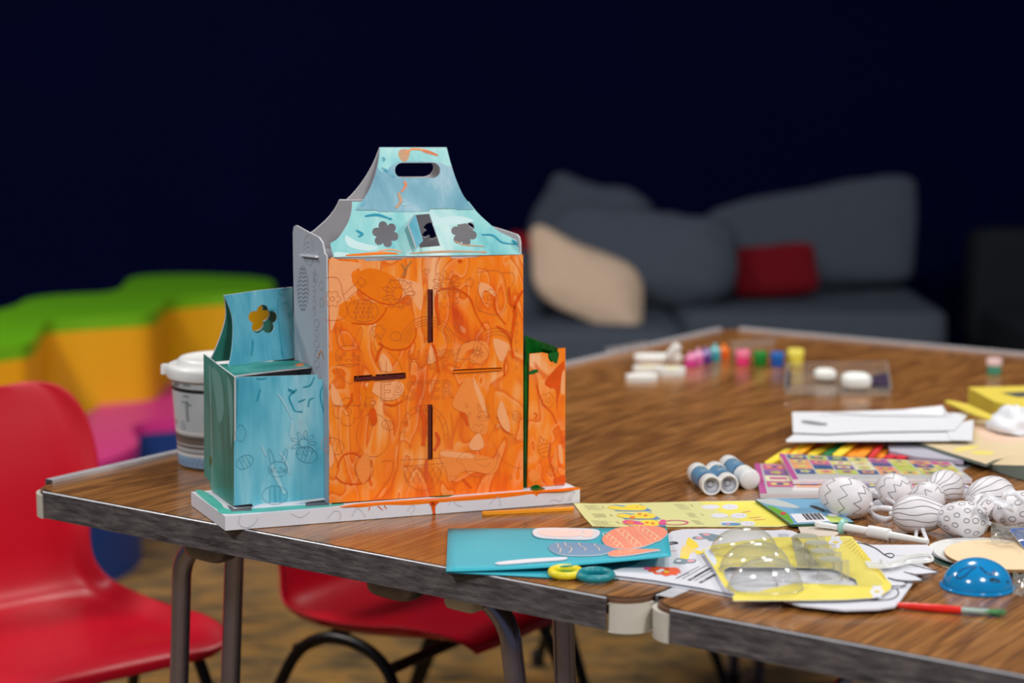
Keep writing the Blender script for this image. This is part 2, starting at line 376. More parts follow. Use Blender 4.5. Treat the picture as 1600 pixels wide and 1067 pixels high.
# =================================================================== tables
A = PZ(38, 762); E_ = (PZ(1600, 1056) - A).normalized(); N_ = V((-E_.y, E_.x, 0)); TW, TL = .915, 1.83
def T(a, b, z=ZT): return V((A.x + E_.x * a + N_.x * b, A.y + E_.y * a + N_.y * b, z))
def wood():
    m, t, b = newmat('walnut_laminate'); L = t.links.new
    tc = t.nodes.new('ShaderNodeTexCoord'); mp = t.nodes.new('ShaderNodeMapping'); mp.vector_type = 'TEXTURE'
    mp.inputs['Rotation'].default_value = (0, 0, atan2(N_.y, N_.x)); L(tc.outputs['Object'], mp.inputs[0])
    mp2 = t.nodes.new('ShaderNodeMapping'); mp2.inputs['Scale'].default_value = (1, 4.2, 1); L(mp.outputs[0], mp2.inputs[0])
    n = t.nodes.new('ShaderNodeTexNoise'); n.inputs['Scale'].default_value = 2.1; n.inputs['Detail'].default_value = 2; n.inputs['Distortion'].default_value = .7; L(mp2.outputs[0], n.inputs[0])
    # growth rings: contours of the stretched noise
    mu = t.nodes.new('ShaderNodeMath'); mu.operation = 'MULTIPLY'; mu.inputs[1].default_value = 13; L(n.outputs[0], mu.inputs[0])
    fr = t.nodes.new('ShaderNodeMath'); fr.operation = 'PINGPONG'; fr.inputs[1].default_value = 1; L(mu.outputs[0], fr.inputs[0])
    mp3 = t.nodes.new('ShaderNodeMapping'); mp3.inputs['Scale'].default_value = (1, 30, 1); L(mp.outputs[0], mp3.inputs[0])
    n3 = t.nodes.new('ShaderNodeTexNoise'); n3.inputs['Scale'].default_value = 9; n3.inputs['Detail'].default_value = 4; n3.inputs['Distortion'].default_value = .6; L(mp3.outputs[0], n3.inputs[0])
    ad = t.nodes.new('ShaderNodeMath'); ad.operation = 'MULTIPLY_ADD'; ad.inputs[1].default_value = .16; L(fr.outputs[0], ad.inputs[0])
    s3 = t.nodes.new('ShaderNodeMath'); s3.operation = 'MULTIPLY'; s3.inputs[1].default_value = .85; L(n3.outputs[0], s3.inputs[0]); L(s3.outputs[0], ad.inputs[2])
    c = ramp(t, [(.26, S(88, 53, 24)), (.42, S(122, 78, 37)), (.56, S(154, 102, 50)), (.74, S(180, 126, 70))], ad.outputs[0])
    L(c, b.inputs['Base Color']); b.inputs['Roughness'].default_value = .27; b.inputs['Coat Weight'].default_value = .25; b.inputs['Coat Roughness'].default_value = .12
    return m
WOOD = wood()
ALU = mat('aluminium_edging', S(214, 214, 218), .35, metal=.45, var=.1, scale=80)
def apronmat():
    m, t, b = newmat('worn_grey_edging'); L = t.links.new
    tc = t.nodes.new('ShaderNodeTexCoord'); mp = t.nodes.new('ShaderNodeMapping'); mp.vector_type = 'TEXTURE'; mp.inputs['Rotation'].default_value = (0, 0, atan2(E_.y, E_.x)); L(tc.outputs['Object'], mp.inputs[0])
    mp2 = t.nodes.new('ShaderNodeMapping'); mp2.inputs['Scale'].default_value = (1, 1, 7); L(mp.outputs[0], mp2.inputs[0])
    n = t.nodes.new('ShaderNodeTexNoise'); n.inputs['Scale'].default_value = 26; n.inputs['Detail'].default_value = 8; n.inputs['Roughness'].default_value = .7; L(mp2.outputs[0], n.inputs[0])
    L(ramp(t, [(.32, S(44, 40, 42)), (.5, S(88, 82, 84)), (.66, S(122, 114, 112)), (.75, S(150, 142, 138))], n.outputs[0]), b.inputs['Base Color'])
    b.inputs['Roughness'].default_value = .55; b.inputs['Metallic'].default_value = .15; return m
APR = apronmat(); PLY = mat('chipped_plywood_edge', S(96, 62, 36), .8, var=.3, scale=120); CAPW = mat('ivory_corner_plastic', S(206, 200, 186), .5, var=.1, scale=50)
STEEL = mat('grey_painted_steel_tube', S(150, 150, 176), .27, metal=.9, var=.12, scale=60); STEELD = mat('dull_steel_fitting', S(110, 106, 116), .35, metal=.6, var=.2, scale=90)
BROWNU = mat('underside_board', S(70, 52, 40), .8)
def table(o0, label, llip):
    def Q(a, b, z): return T(o0 + a, b, z)
    root = thing('folding_table', Q(TW / 2, TL / 2, 0), label, 'table')
    w0, w1, l0, l1 = .004, TW - .004, .004, TL - .004; OUTL = {}
    for r in (.048, .034):
        out = OUTL[r] = []
        for cx, cy, a0 in ((w0 + r, l0 + r, pi), (w1 - r, l0 + r, 1.5 * pi), (w1 - r, l1 - r, 0), (w0 + r, l1 - r, .5 * pi)):
            for k in range(9): t = a0 + pi / 2 * k / 8; q_ = r * (1 + (.03 * sin(k * 5.1) if r > .04 and 0 < k < 8 else 0)); out.append((cx + q_ * cos(t), cy + q_ * sin(t)))
    tp = MB(); tp.prism([Q(a, b, ZT) for a, b in OUTL[.048]], ZAX, .0025, WOOD, PLY, PLY); tp.build('table_top', root)
    tp = MB(); tp.prism([Q(a, b, ZT - .0025) for a, b in OUTL[.034]], ZAX, .0155, PLY, BROWNU, PLY); tp.build('core_board', root)
    # edging: apron with a small raised lip, one piece per side
    for nm, p, q, lip in (('edging', (0.036, 0), (TW - .036, 0), .0003), ('edging', (0.036, TL), (TW - .036, TL), .005),
                     ('edging', (0, .036), (0, TL - .036), llip), ('edging', (TW, .036), (TW, TL - .036), .0003)):
        P0, P1 = Q(p[0], p[1], 0), Q(q[0], q[1], 0); d = (P1 - P0).normalized(); n = d.cross(ZAX)
        cen = Q(TW / 2, TL / 2, 0)
        if n.dot(cen - P0) > 0: n = -n
        lw = .016 if lip == .00035 else (.003 if lip < .001 else .012)
        prof = [(.0, -.034), (.0015, -.034), (.0015, lip - .001), (.0005, lip), (-lw, lip), (-lw, .0003), (0, .0003)]
        mb = MB(); k = len(prof)
        vs = [P + n * a + V((0, 0, ZT + z)) for P in (P0, P1) for a, z in prof]
        for i in range(k):
            mm = APR if i in (0, 1, 6) else ALU
            if i in (2, 3): mm = ALU
            j = (i + 1) % k; mb.add([vs[i], vs[j], vs[k + j], vs[k + i]], [[0, 1, 2, 3]], mm)
        mb.add(vs[:k], [list(range(k))], APR); mb.add(vs[k:], [list(range(k))[::-1]], APR)
        mb.build(nm, root)
    for cx, cy, a0 in ((r, r, pi), (TW - r, r, 1.5 * pi), (TW - r, TL - r, 0), (r, TL - r, .5 * pi)):
        mb = MB(); arc = [(cx + (r - .0005) * cos(a0 + pi / 2 * k / 10), cy + (r - .0005) * sin(a0 + pi / 2 * k / 10)) for k in range(11)]
        inn = [(cx + (r - .008) * cos(a0 + pi / 2 * k / 10), cy + (r - .008) * sin(a0 + pi / 2 * k / 10)) for k in range(11)][::-1]
        mb.prism([Q(a, b, ZT - .0065) for a, b in arc + inn], ZAX, .029, CAPW); o = mb.build('corner_cap', root, smooth=True, bevel=.001); o['label'] = 'ivory plastic corner cap'
    return root, Q
t1, Q1 = table(0, 'wood-effect folding table under the painted castle, with ivory corner caps', .005)
t2, Q2 = table(TW + .003, 'wood-effect folding table at the right, pushed against the castle table', .00035)
# folding legs of the first table: bent steel tubes below the near end and far end
def legset(root, Q, b, flip=1):
    zb = ZT - .062
    for sx in (-1, 1):
        a_out = .16 if sx < 0 else TW - .235
        pts = [Q(TW / 2 + sx * .02, b, zb), Q(a_out - sx * .09, b, zb)]
        for k in range(1, 9):
            t = pi / 2 * k / 8; pts.append(Q(a_out - sx * .06 + sx * .06 * sin(t), b, zb - .06 + .06 * cos(t)))
        pts += [Q(a_out + sx * .025, b + .01 * flip, .35), Q(a_out + sx * .05, b - .01 * flip, .02)]
        mb = MB(); mb.tube(pts, .0125, STEEL, 16); mb.lathe(Q(a_out + sx * .05, b - .01 * flip, 0), [(0, 0), (.017, 0), (.017, .03), (.013, .035)], BLACK, seg=16); mb.build('leg', root, smooth=True)
        a2 = a_out + (.062 if sx < 0 else .045)
        pts = [Q(a2, b + .035 * flip, zb), Q(a2 + sx * .015, b + .03 * flip, .35), Q(a2 + sx * .04, b + .02 * flip, .02)]
        mb = MB(); mb.tube(pts, .0125, STEEL, 16); mb.lathe(Q(a2 + sx * .04, b + .02 * flip, 0), [(0, 0), (.017, 0), (.017, .03), (.013, .035)], BLACK, seg=16); mb.build('leg', root, smooth=True)
        mb = MB(); soft(mb, Q(a_out + (.105 if sx < 0 else -.125), b - .055 * flip, ZT - .043), (.07, .04, .046), STEELD, RZX(atan2(E_.y, E_.x)), e=.5, lump=.02); mb.build('hinge_bracket', root, smooth=True, angle=70)
        mb = MB(); soft(mb, Q(a_out - sx * .055, b - .006 * flip, ZT - .048), (.045, .05, .062), CAPW, RZX(atan2(E_.y, E_.x)), e=.3, lump=.01); mb.build('tube_saddle', root, smooth=True, angle=70)
legset(t1, Q1, .115); legset(t1, Q1, TL - .16, -1); legset(t2, Q2, .115); legset(t2, Q2, TL - .16, -1)

# =================================================================== red school chairs
RED = mat('red_chair_plastic', S(198, 5, 34), .38, var=.04, scale=8, spec=.45); BLKT = mat('black_steel_tube', S(14, 14, 17), .35, metal=.3)
def make_chair():
    root = thing('school_chair', (0, 0, 0), '', 'chair', 'red school chairs along the left table edge')
    # centre line of the shell (x forward, z up) with half width and edge roll
    prof = [(.216, .358, .150, .0), (.208, .374, .170, .3), (.17, .381, .186, .7), (.10, .374, .192, 1), (.03, .366, .195, 1), (-.05, .362, .194, 1), (-.125, .366, .186, 1), (-.168, .384, .172, .9),
            (-.186, .43, .150, .7), (-.195, .49, .152, .6), (-.205, .56, .176, .6), (-.220, .63, .174, .6), (-.232, .68, .158, .6), (-.239, .712, .13, .4), (-.240, .722, .09, .2)]
    nt = 18; PR = cr([V(p[:3]) for p in prof], k=4); RL = cr([V((p[3], 0, 0)) for p in prof], k=4); vs = []
    for i, p in enumerate(PR):
        a, b = PR[max(0, i - 1)], PR[min(len(PR) - 1, i + 1)]; d = V((b.x - a.x, 0, b.y - a.y)).normalized(); n = V((d.z, 0, -d.x)) * 1.0
        if n.z < 0 and i < 24: n = -n
        if d.z > .5: n = V((abs(n.x), 0, -abs(n.z))) if False else V((d.z, 0, -d.x))
        for j in range(nt + 1):
            t = -1 + 2 * j / nt; at = abs(t); hw = p.z
            y = math.copysign(hw * min(1, at * 1.06) + (.012 if at > .94 else 0), t)
            lift = .016 * at ** 3 - (.0 if at < .86 else (at - .86) / .14 * .034 * RL[i].x)
            up = V((-d.z, 0, d.x))  # normal pointing towards the sitter
            vs.append(V((p.x, y, p.y)) + up * (-lift if False else lift) * (1 if up.z >= 0 or up.x >= 0 else 1))
    m = len(PR); fs = [[i * (nt + 1) + j, i * (nt + 1) + j + 1, (i + 1) * (nt + 1) + j + 1, (i + 1) * (nt + 1) + j] for i in range(m - 1) for j in range(nt)]
    # profile runs front to back so d.x is negative: flip so that the lift goes up
    mid = len(PR) // 2
    mb = MB(); mb.add(vs, fs, RED); sh = mb.build('seat_shell', root, smooth=True, angle=80)
    md = sh.modifiers.new('solid', 'SOLIDIFY'); md.thickness = .0045; md.offset = 0
    md = sh.modifiers.new('sub', 'SUBSURF'); md.levels = 1; md.render_levels = 1
    for y in (-1, 1):
        pts = [(-.245, y * .235, .012), (-.19, y * .225, .15), (-.135, y * .212, .27), (-.105, y * .206, .32), (-.065, y * .203, .346), (-.02, y * .202, .352), (.03, y * .203, .344), (.07, y * .206, .318), (.095, y * .212, .27), (.145, y * .225, .15), (.20, y * .235, .012)]
        b = MB(); b.tube(cr([V(q) for q in pts], k=6), .0098, BLKT, 12)
        for e in (pts[0], pts[-1]): b.lathe((e[0], e[1], 0), [(0, 0), (.014, 0), (.014, .03), (.011, .034)], BLACK, seg=12)
        b.build('leg_frame', root, smooth=True)
    b = MB(); b.tube([V((.075, -.206, .322)), V((.075, .206, .322))], .009, BLKT, 10); b.build('cross_bar', root, smooth=True)
    b = MB(); b.tube([V((-.11, -.206, .322)), V((-.11, .206, .322))], .009, BLKT, 10); b.build('cross_bar', root, smooth=True)
    return root
ch = make_chair()
def place(c, loc, rz, label): c.location = loc; c.rotation_euler = (0, 0, rz); c['label'] = label
c2 = copy_tree(ch); c3 = copy_tree(ch)
place(ch, (-.70, 2.84, 0), -.886, 'red plastic chair pulled out beside the left table corner, its backrest fully in view')
place(c2, (-.135, 3.04, 0), -.58, 'red plastic chair tucked under the table below the painted castle, middle of the row')
place(c3, (.13, 3.52, 0), -.58, 'chair farthest under the table, only its thin black legs in view')

# =================================================================== painted cardboard castle
FL, FR, BL = PZ(352, 830), PZ(906, 786), PZ(301, 792)
HU = (FR - FL).normalized(); HV = (BL - FL).normalized(); HL = (FR - FL).length; HD = (BL - FL).length * 1.04
NF = HU.cross(ZAX).normalized()                      # front faces look this way (towards the camera)
NS = -(HV.cross(ZAX)).normalized() if (HV.cross(ZAX)).dot(HU) > 0 else HV.cross(ZAX).normalized()   # left sides look this way
def coord(p):                                        # castle coordinates (along front, depth)
    d = p - FL; det = HU.x * HV.y - HU.y * HV.x
    return ((d.x * HV.y - d.y * HV.x) / det, (HU.x * d.y - HU.y * d.x) / det)
def C(a, b, z): return V((FL.x + HU.x * a + HV.x * b, FL.y + HU.y * a + HV.y * b, z))
def HP(px, py, b): return onplane(px, py, C(0, b, 0), NF)          # on the upright sheet at depth b
ZB = ZT + .0178
BM = coord(PZ(600, 782, ZB))[1]; BLft = coord(PZ(420, 790, ZB))[1] - .002; BR = coord(PZ(850, 760.5, ZB))[1]
DM = HD - BM - .004
ORANGE = paint('orange_poster_paint', [(.26, S(250, 184, 130)), (.37, S(250, 152, 66)), (.45, S(250, 134, 20)), (.60, S(248, 118, 4)), (.70, S(232, 92, 4)), (.84, S(206, 62, 6))], scale=13, dist=1.5, rim=S(226, 86, 8))
AQUA = paint('turquoise_poster_paint', [(.28, S(168, 212, 222)), (.42, S(112, 188, 208)), (.58, S(80, 168, 192)), (.74, S(46, 140, 164))], scale=12, streak=.25, dist=1.0)
MINT = paint('mint_poster_paint', [(.28, S(206, 232, 228)), (.45, S(156, 214, 212)), (.6, S(124, 200, 202)), (.8, S(56, 156, 168))], scale=12, streak=.25, dist=1.0)
TEALG = paint('teal_green_poster_paint', [(.28, S(112, 176, 168)), (.42, S(66, 152, 140)), (.58, S(46, 134, 120)), (.76, S(26, 106, 88))], scale=12, streak=.3, dist=.8)
STEELB = paint('grey_blue_poster_paint', [(.28, S(160, 192, 206)), (.45, S(106, 166, 184)), (.6, S(86, 152, 174)), (.76, S(56, 130, 156))], scale=14, streak=.25, dist=1.0)
GREENP = paint('dark_green_poster_paint', [(.35, S(18, 110, 30)), (.5, S(8, 84, 22)), (.65, S(4, 60, 14))], scale=30, rough=.25)
ORMID = mat('thick_orange_paint', S(245, 122, 8), .3, var=.12, scale=70, bump=.3); ORDK = mat('wet_dark_orange_paint', S(226, 84, 10), .22, var=.2, scale=70, bump=.4)
ORLT = mat('thin_peach_wash', S(248, 166, 106), .5, var=.08, scale=90, bump=.2); ORLT2 = mat('thin_light_orange_wash', S(246, 140, 58), .45, var=.1, scale=90, bump=.2)
AQDK = mat('thick_turquoise_paint', S(48, 150, 174), .25, var=.15, scale=70, bump=.4); AQLT = mat('thin_pale_turquoise_wash', S(150, 198, 210), .5, var=.08, scale=80, bump=.2)
GRP = mat('green_paint_spot', S(8, 92, 26), .3, var=.2, scale=90); SLOT = mat('dark_red_slot_paint', S(84, 14, 8), .45, var=.4, scale=200, bump=.5)
INK = mat('thin_drawing_ink', S(196, 100, 34), .7); INKT = mat('thin_drawing_ink_on_blue', S(66, 136, 158), .7); INKG = mat('thin_drawing_ink_on_grey', S(128, 132, 140), .7)
castle = thing('cardboard_castle', tuple(C(HL / 2, HD / 2, ZT)), 'hand-painted orange and turquoise cardboard castle with slots standing on its white base, on the table', 'cardboard castle')

def hpts(l, b): return [HP(x, y, b) for x, y in l]
def circ(cx, cy, rx, ry, n=24, rot=0, a0=0, a1=2 * pi):
    full = abs(a1 - a0 - 2 * pi) < 1e-6; m = n if full else n + 1; o = []
    for k in range(m):
        t = a0 + (a1 - a0) * k / n; x, y = rx * cos(t), ry * sin(t); o.append((cx + x * cos(rot) - y * sin(rot), cy + x * sin(rot) + y * cos(rot)))
    return o
def flower(cx, cy, r, n, rot=0, depth=.22, k=8):
    o = []
    for i in range(n * k):
        t = 2 * pi * i / (n * k); rr = r * (1 - depth + depth * abs(cos(n * (t - rot) / 2)) * 1.0) if depth < .5 else r
        rr = r * (.62 + .38 * abs(cos(n * (t - rot) / 2)) ** .6); o.append((cx + rr * cos(t), cy + rr * sin(t)))
    return o
class Face:
    """draws on a flat sheet using photo coordinates"""
    def __init__(s, mb, fn, n): s.mb, s.fn, s.n, s.k = mb, fn, n, 0
    def line(s, pts, m=None, wd=.00042, closed=False, smooth=True, off=.0007):
        pts = cr([(x, y, 0) for x, y in pts], closed, 4) if smooth and len(pts) > 2 else [(x, y, 0) for x, y in pts]
        s.mb.line([s.fn(p[0], p[1]) for p in pts], wd, m or INK, s.n, off, closed)
    def blob(s, pts, m, smooth=True, h=None):
        s.k += 1; off = .00004 * s.k if h is None else h
        pts = cr([(x, y, 0) for x, y in pts], True, 5) if smooth else [(x, y, 0) for x, y in pts]
        s.mb.poly([s.fn(p[0], p[1]) for p in pts], m, s.n, off)
    def stroke(s, pts, w, m, off=.0005):
        """brush stroke of tapering width w in photo pixels"""
        P = cr([(x, y, 0) for x, y in pts], False, 6); L, Rr = [], []
        for i, p in enumerate(P):
            a, b = P[max(0, i - 1)], P[min(len(P) - 1, i + 1)]; d = (b - a).normalized() if (b - a).length else V((1, 0, 0))
            t = i / (len(P) - 1); ww = w * (.35 + .65 * sin(pi * min(1, t * 1.15)) ** .5) / 2 if t < .87 else w * .42
            nn = V((-d.y, d.x, 0)) * ww; L.append(p + nn); Rr.append(p - nn)
        for i in range(len(P) - 1):
            q = [s.fn(v.x, v.y) + s.n * off for v in (L[i], L[i + 1], Rr[i + 1], Rr[i])]; s.mb.add(q, [[0, 1, 2, 3]], m)
    # --- printed motifs
    def egg(s, x, y, r, rot=0, m=None, kind=0):
        s.line(circ(x, y, r, r * .72, 20, rot), m, closed=True)
        for q in (-.4, 0, .4):
            o = [(x + (q * r) * cos(rot) - v * sin(rot), y + (q * r) * sin(rot) + v * cos(rot)) for v in [r * .66 * sqrt(1 - q * q) * t for t in (-1, -.5, 0, .5, 1)]]
            if kind: o = [(a + (2 if i % 2 else -2), b) for i, (a, b) in enumerate(o)]
            s.line(o, m, smooth=not kind)
    def bloom(s, x, y, r, m=None, n=5): s.line(flower(x, y, r, n), m, closed=True, smooth=False); s.line(circ(x, y, r * .28, r * .28, 8), m, closed=True)
    def daisy(s, x, y, r, m=None, n=9):
        s.line(circ(x, y, r * .35, r * .35, 10), m, closed=True)
        for k in range(n):
            t = 2 * pi * k / n; s.line(circ(x + r * .7 * cos(t), y + r * .7 * sin(t), r * .3, r * .13, 10, t), m, closed=True)
    def heart(s, x, y, r, m=None): s.line([(x, y + r), (x - r, y - r * .1), (x - r * .6, y - r * .8), (x, y - r * .3), (x + r * .6, y - r * .8), (x + r, y - r * .1)], m, closed=True)
    def bunny(s, x, y, r, m=None):
        s.line(circ(x, y, r, r * .8, 20), m, closed=True)
        for q in (-1, 1):
            s.line([(x + q * r * .3, y - r * .7), (x + q * r * .75, y - r * 2), (x + q * r * 1.0, y - r * 1.9), (x + q * r * .75, y - r * .6)], m)
            s.line(circ(x + q * r * .35, y - r * .1, r * .1, r * .12, 6), m, closed=True); s.line([(x, y + r * .2), (x + q * r * .2, y + r * .35), (x + q * r * .35, y + r * .2)], m)
            for e in (-.1, .1, .3): s.line([(x + q * r * .5, y + r * (.15 + e * .5)), (x + q * r * .9, y + r * e)], m)
    def chick(s, x, y, r, m=None):
        s.line([(x - r * 1.4, y - r * .1), (x - r, y - r * .6), (x - r * .4, y - r * .8), (x, y - r * .2), (x + r, y - r * .3), (x + r * 1.5, y - r * .6), (x + r * 1.3, y + r * .4), (x + r * .4, y + r), (x - r * .6, y + r * .8), (x - r * .9, y + r * .2)], m, closed=True)
        s.line(circ(x - r * .75, y - r * .35, r * .1, r * .1, 6), m, closed=True); s.line([(x + r * .1, y + r * .1), (x + r * .7, y + r * .3), (x + r, y)], m)
        for q in (-.1, .3): s.line([(x + r * q, y + r), (x + r * q, y + r * 1.5), (x + r * (q + .2), y + r * 1.55)], m, smooth=False)
    def writing(s, t, x, y, h, m, outline=True, slope=0, wd=.00042, sx=1):
        o = s.fn(x, y); ax = (s.fn(x + 100, y + slope * 100) - o) / 100 * h * sx; ay = (s.fn(x, y - 100) - o) / 100 * h
        put_text(s.mb, t, o, ax, ay, m, s.n, outline, wd, .0007)

# --- base tray
mb = MB(); bo = [C(0, 0, ZB), C(HL, 0, ZB), C(HL, HD, ZB), C(0, HD, ZB)]
mb.prism(bo, ZAX, ZB - ZT - .0007, WHITE)
fc = Face(mb, lambda x, y: HP(x, y, 0), NF)
for l in ([(375, 805), (373, 818), (385, 824), (397, 818), (403, 808)], [(455, 802), (470, 808), (484, 799)], [(511, 810), (522, 798), (532, 801), (530, 812)], [(550, 806), (556, 795), (564, 797), (571, 808)],
          [(636, 798), (644, 789), (648, 792), (642, 804)], [(700, 790), (706, 782), (715, 789), (722, 791)], [(764, 788), (778, 776), (782, 790)], [(859, 784), (866, 780), (875, 783), (880, 776)], [(888, 782), (893, 770), (898, 769), (890, 783)]):
    fc.line(l, GREYB, .0006)
# paint run over the tray's front edge
ft = Face(mb, lambda x, y: PZ(x, y, ZB), ZAX)
ft.blob([(530, 792), (560, 787), (600, 784), (700, 777), (800, 769), (870, 764), (900, 761), (905, 763), (880, 767), (800, 771.5), (700, 779), (600, 787), (545, 792)], ORMID)
ft.blob([(305, 767), (316, 766), (332, 775), (345, 786), (356, 795), (400, 794), (470, 789), (530, 786), (530, 790), (460, 796), (356, 803), (338, 795), (318, 780)], mat('teal_wash_on_tray', S(86, 190, 172), .4, var=.15, scale=60))
fc.blob([(545, 790), (575, 788.5), (620, 785), (640, 783.5), (664, 782), (690, 780), (740, 776), (790, 771.5), (850, 767.5), (904, 762.5), (903, 765), (880, 768), (845, 771), (838, 776), (832, 772), (800, 776), (760, 780), (700, 784), (640, 789), (600, 789), (560, 793)], ORMID)
fc.stroke([(676, 783), (677, 792), (678, 803)], 6, ORDK); fc.stroke([(672, 784), (677, 788), (684, 783)], 7, ORDK)
for l in ([(590, 790), (598, 797)], [(600, 789), (604, 795)], [(578, 791), (576, 797)]): fc.stroke([l[0], ((l[0][0] + l[1][0]) / 2, (l[0][1] + l[1][1]) / 2), l[1]], 1.5, ORDK)
for p in ([(665, 772.5), (690, 769), (712, 769), (700, 773), (680, 774)], [(828, 761), (840, 757), (852, 761), (836, 764)]): ft.blob([(x, y + 3) for x, y in p], GRP)
mb.prism([C(.0, -.0004, ZB - .001), C(.004, -.0004, ZB - .001), C(.004, -.0004, ZT + .001), C(.0, -.0004, ZT + .001)], NF, .0003, BLACK) if False else None
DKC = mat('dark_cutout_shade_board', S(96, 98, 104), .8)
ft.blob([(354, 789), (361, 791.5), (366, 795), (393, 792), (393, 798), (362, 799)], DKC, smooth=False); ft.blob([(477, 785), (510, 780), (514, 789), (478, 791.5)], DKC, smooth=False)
base = mb.build('base_tray', castle); base['label'] = 'white base tray with paint runs along its edge'

# --- main tower, front wall
OUT = [(513.5, 404.5), (570, 405.5), (571, 408.5), (628, 406.5), (629, 404), (666, 402.5), (705, 401.5), (706, 404), (748, 402), (749, 400.5), (817.5, 398), (817.5, 766), (514.5, 786)]
slots = [[(668, 452), (676.5, 452), (676.5, 535), (668, 535)], [(553, 587.5), (634, 582), (634, 591), (553, 595.5)], [(708, 577.5), (784, 574), (784, 579), (708, 583.5)], [(668.5, 632), (676, 632), (676, 718), (668.5, 718)]]
mb = MB(); mb.prism(hpts(OUT, BM), NF, .003, ORANGE, GREYB, ORMID, [hpts(q, BM) for q in slots])
g = Face(mb, lambda x, y: HP(x, y, BM), NF)
Z5 = lambda l: [(500 + x / 4.103, 380 + y / 4.103) for x, y in l]; Z6 = lambda l: [(600 + x / 4.103, 560 + y / 4.103) for x, y in l]
g.blob(Z5([(62, 110), (130, 112), (240, 125), (260, 150), (200, 200), (240, 300), (180, 360), (120, 400), (110, 470), (70, 560), (62, 400)]), ORLT)
g.blob(Z5([(420, 225), (520, 225), (650, 270), (655, 380), (640, 430), (570, 330), (500, 380), (470, 400), (530, 300), (480, 250)]), ORLT)
g.blob(Z5([(240, 190), (330, 160), (470, 210), (530, 290), (510, 370), (440, 392), (340, 365), (250, 300), (205, 240)]), ORMID)
g.stroke(Z5([(240, 290), (340, 360), (430, 390), (490, 385), (525, 330)]), 1.8, ORDK)
g.blob(Z5([(125, 430), (180, 372), (300, 372), (410, 395), (405, 450), (350, 510), (250, 515), (150, 485)]), ORMID)
g.stroke(Z5([(200, 510), (330, 515), (395, 470), (430, 410)]), 2.6, ORDK)
g.blob(Z5([(430, 400), (560, 400), (610, 520), (610, 610), (560, 668), (470, 678), (380, 660), (350, 560), (380, 470)]), ORMID)
g.stroke(Z5([(370, 640), (460, 680), (560, 670), (610, 600), (615, 540)]), 2.2, ORDK)
g.stroke(Z5([(360, 760), (375, 700), (400, 660), (380, 640)]), 4, ORDK); g.stroke(Z5([(440, 690), (500, 740), (540, 830)]), 4, ORMID)
g.blob(Z5([(850, 740), (900, 660), (990, 625), (1070, 640), (1080, 720), (1020, 770), (960, 750), (990, 680), (930, 700), (900, 760)]), ORLT2)
g.blob(Z5([(1015, 260), (1060, 255), (1115, 300), (1120, 340), (1060, 300), (1040, 350), (1020, 320)]), ORLT)
g.stroke(Z5([(745, 310), (800, 290), (880, 295), (960, 350), (1000, 450), (1060, 555)]), 3, ORDK)
g.stroke(Z5([(1210, 280), (1220, 380), (1250, 420), (1240, 520), (1225, 640), (1240, 735)]), 5, ORDK); g.stroke(Z5([(1300, 300), (1260, 370), (1240, 440)]), 5, ORDK)
g.stroke(Z5([(1115, 350), (1130, 440), (1190, 520)]), 3, ORDK); g.stroke(Z5([(750, 320), (745, 400), (765, 520)]), 6, ORDK); g.stroke(Z5([(715, 640), (740, 700), (760, 830)]), 4.5, ORDK)
g.stroke(Z5([(1130, 530), (1200, 580), (1225, 640)]), 5, ORDK); g.stroke(Z5([(1190, 740), (1180, 800), (1185, 850)]), 3, ORDK)
g.blob(Z5([(1115, 610), (1200, 640), (1205, 690), (1160, 760), (1120, 680)]), ORLT)
g.blob(Z5([(690, 770), (712, 640), (745, 740)]), ORLT); g.blob(Z5([(290, 900), (390, 890), (520, 890), (530, 960), (440, 1010), (330, 950)]), ORLT)
g.blob(Z5([(380, 740), (405, 705), (450, 760), (460, 820), (390, 810)]), ORLT); g.blob(Z5([(70, 900), (100, 930), (150, 1040), (80, 1020)]), ORLT)
g.blob(Z6([(440, 280), (520, 130), (570, 150), (660, 330), (655, 480), (560, 460), (530, 360), (470, 330)]), ORLT2)
g.blob(Z6([(570, 120), (600, 170), (640, 260), (655, 360), (620, 300), (580, 190)]), ORLT); g.blob(Z6([(755, 270), (800, 400), (805, 470), (760, 440), (725, 350)]), ORLT)
g.blob(Z6([(360, 640), (375, 580), (520, 600), (700, 640), (740, 668), (690, 740), (520, 720), (420, 790), (400, 720)]), ORLT2)
g.blob(Z6([(380, 595), (560, 612), (560, 640), (380, 625)]), ORLT); g.blob(Z6([(560, 520), (610, 480), (640, 560), (590, 590), (545, 570)]), ORLT)
g.blob(Z6([(-350, 560), (-335, 560), (-320, 650), (-350, 700)]), ORLT); g.blob(Z6([(-100, 620), (-90, 740), (-140, 800), (-180, 700), (-130, 610)]), ORLT2)
g.stroke(Z6([(490, 340), (520, 380), (535, 430)]), 5, ORDK); g.stroke(Z6([(430, 340), (450, 480)]), 3, ORMID)
g.stroke(Z6([(275, 640), (270, 700), (275, 780)]), 5, ORDK); g.stroke(Z6([(230, 300), (260, 420), (250, 560)]), 7, ORDK); g.stroke(Z6([(330, 470), (350, 530), (320, 590)]), 6, ORDK)
g.stroke(Z6([(720, 370), (770, 460), (830, 490)]), 2, ORDK); g.stroke(Z6([(500, 770), (560, 830)]), 4, ORDK)
g.stroke(Z6([(-300, 700), (-260, 620), (-180, 610), (-120, 680), (-90, 760), (-150, 800), (-250, 800), (-310, 760)]), 3, ORDK)
g.stroke(Z6([(0, 290), (60, 300), (120, 270)]), 3.5, ORDK); g.stroke(Z5([(170, 1050), (200, 1010), (205, 960)]), 4, ORDK); g.stroke(Z5([(885, 105), (900, 118), (905, 106)]), 5, ORDK)
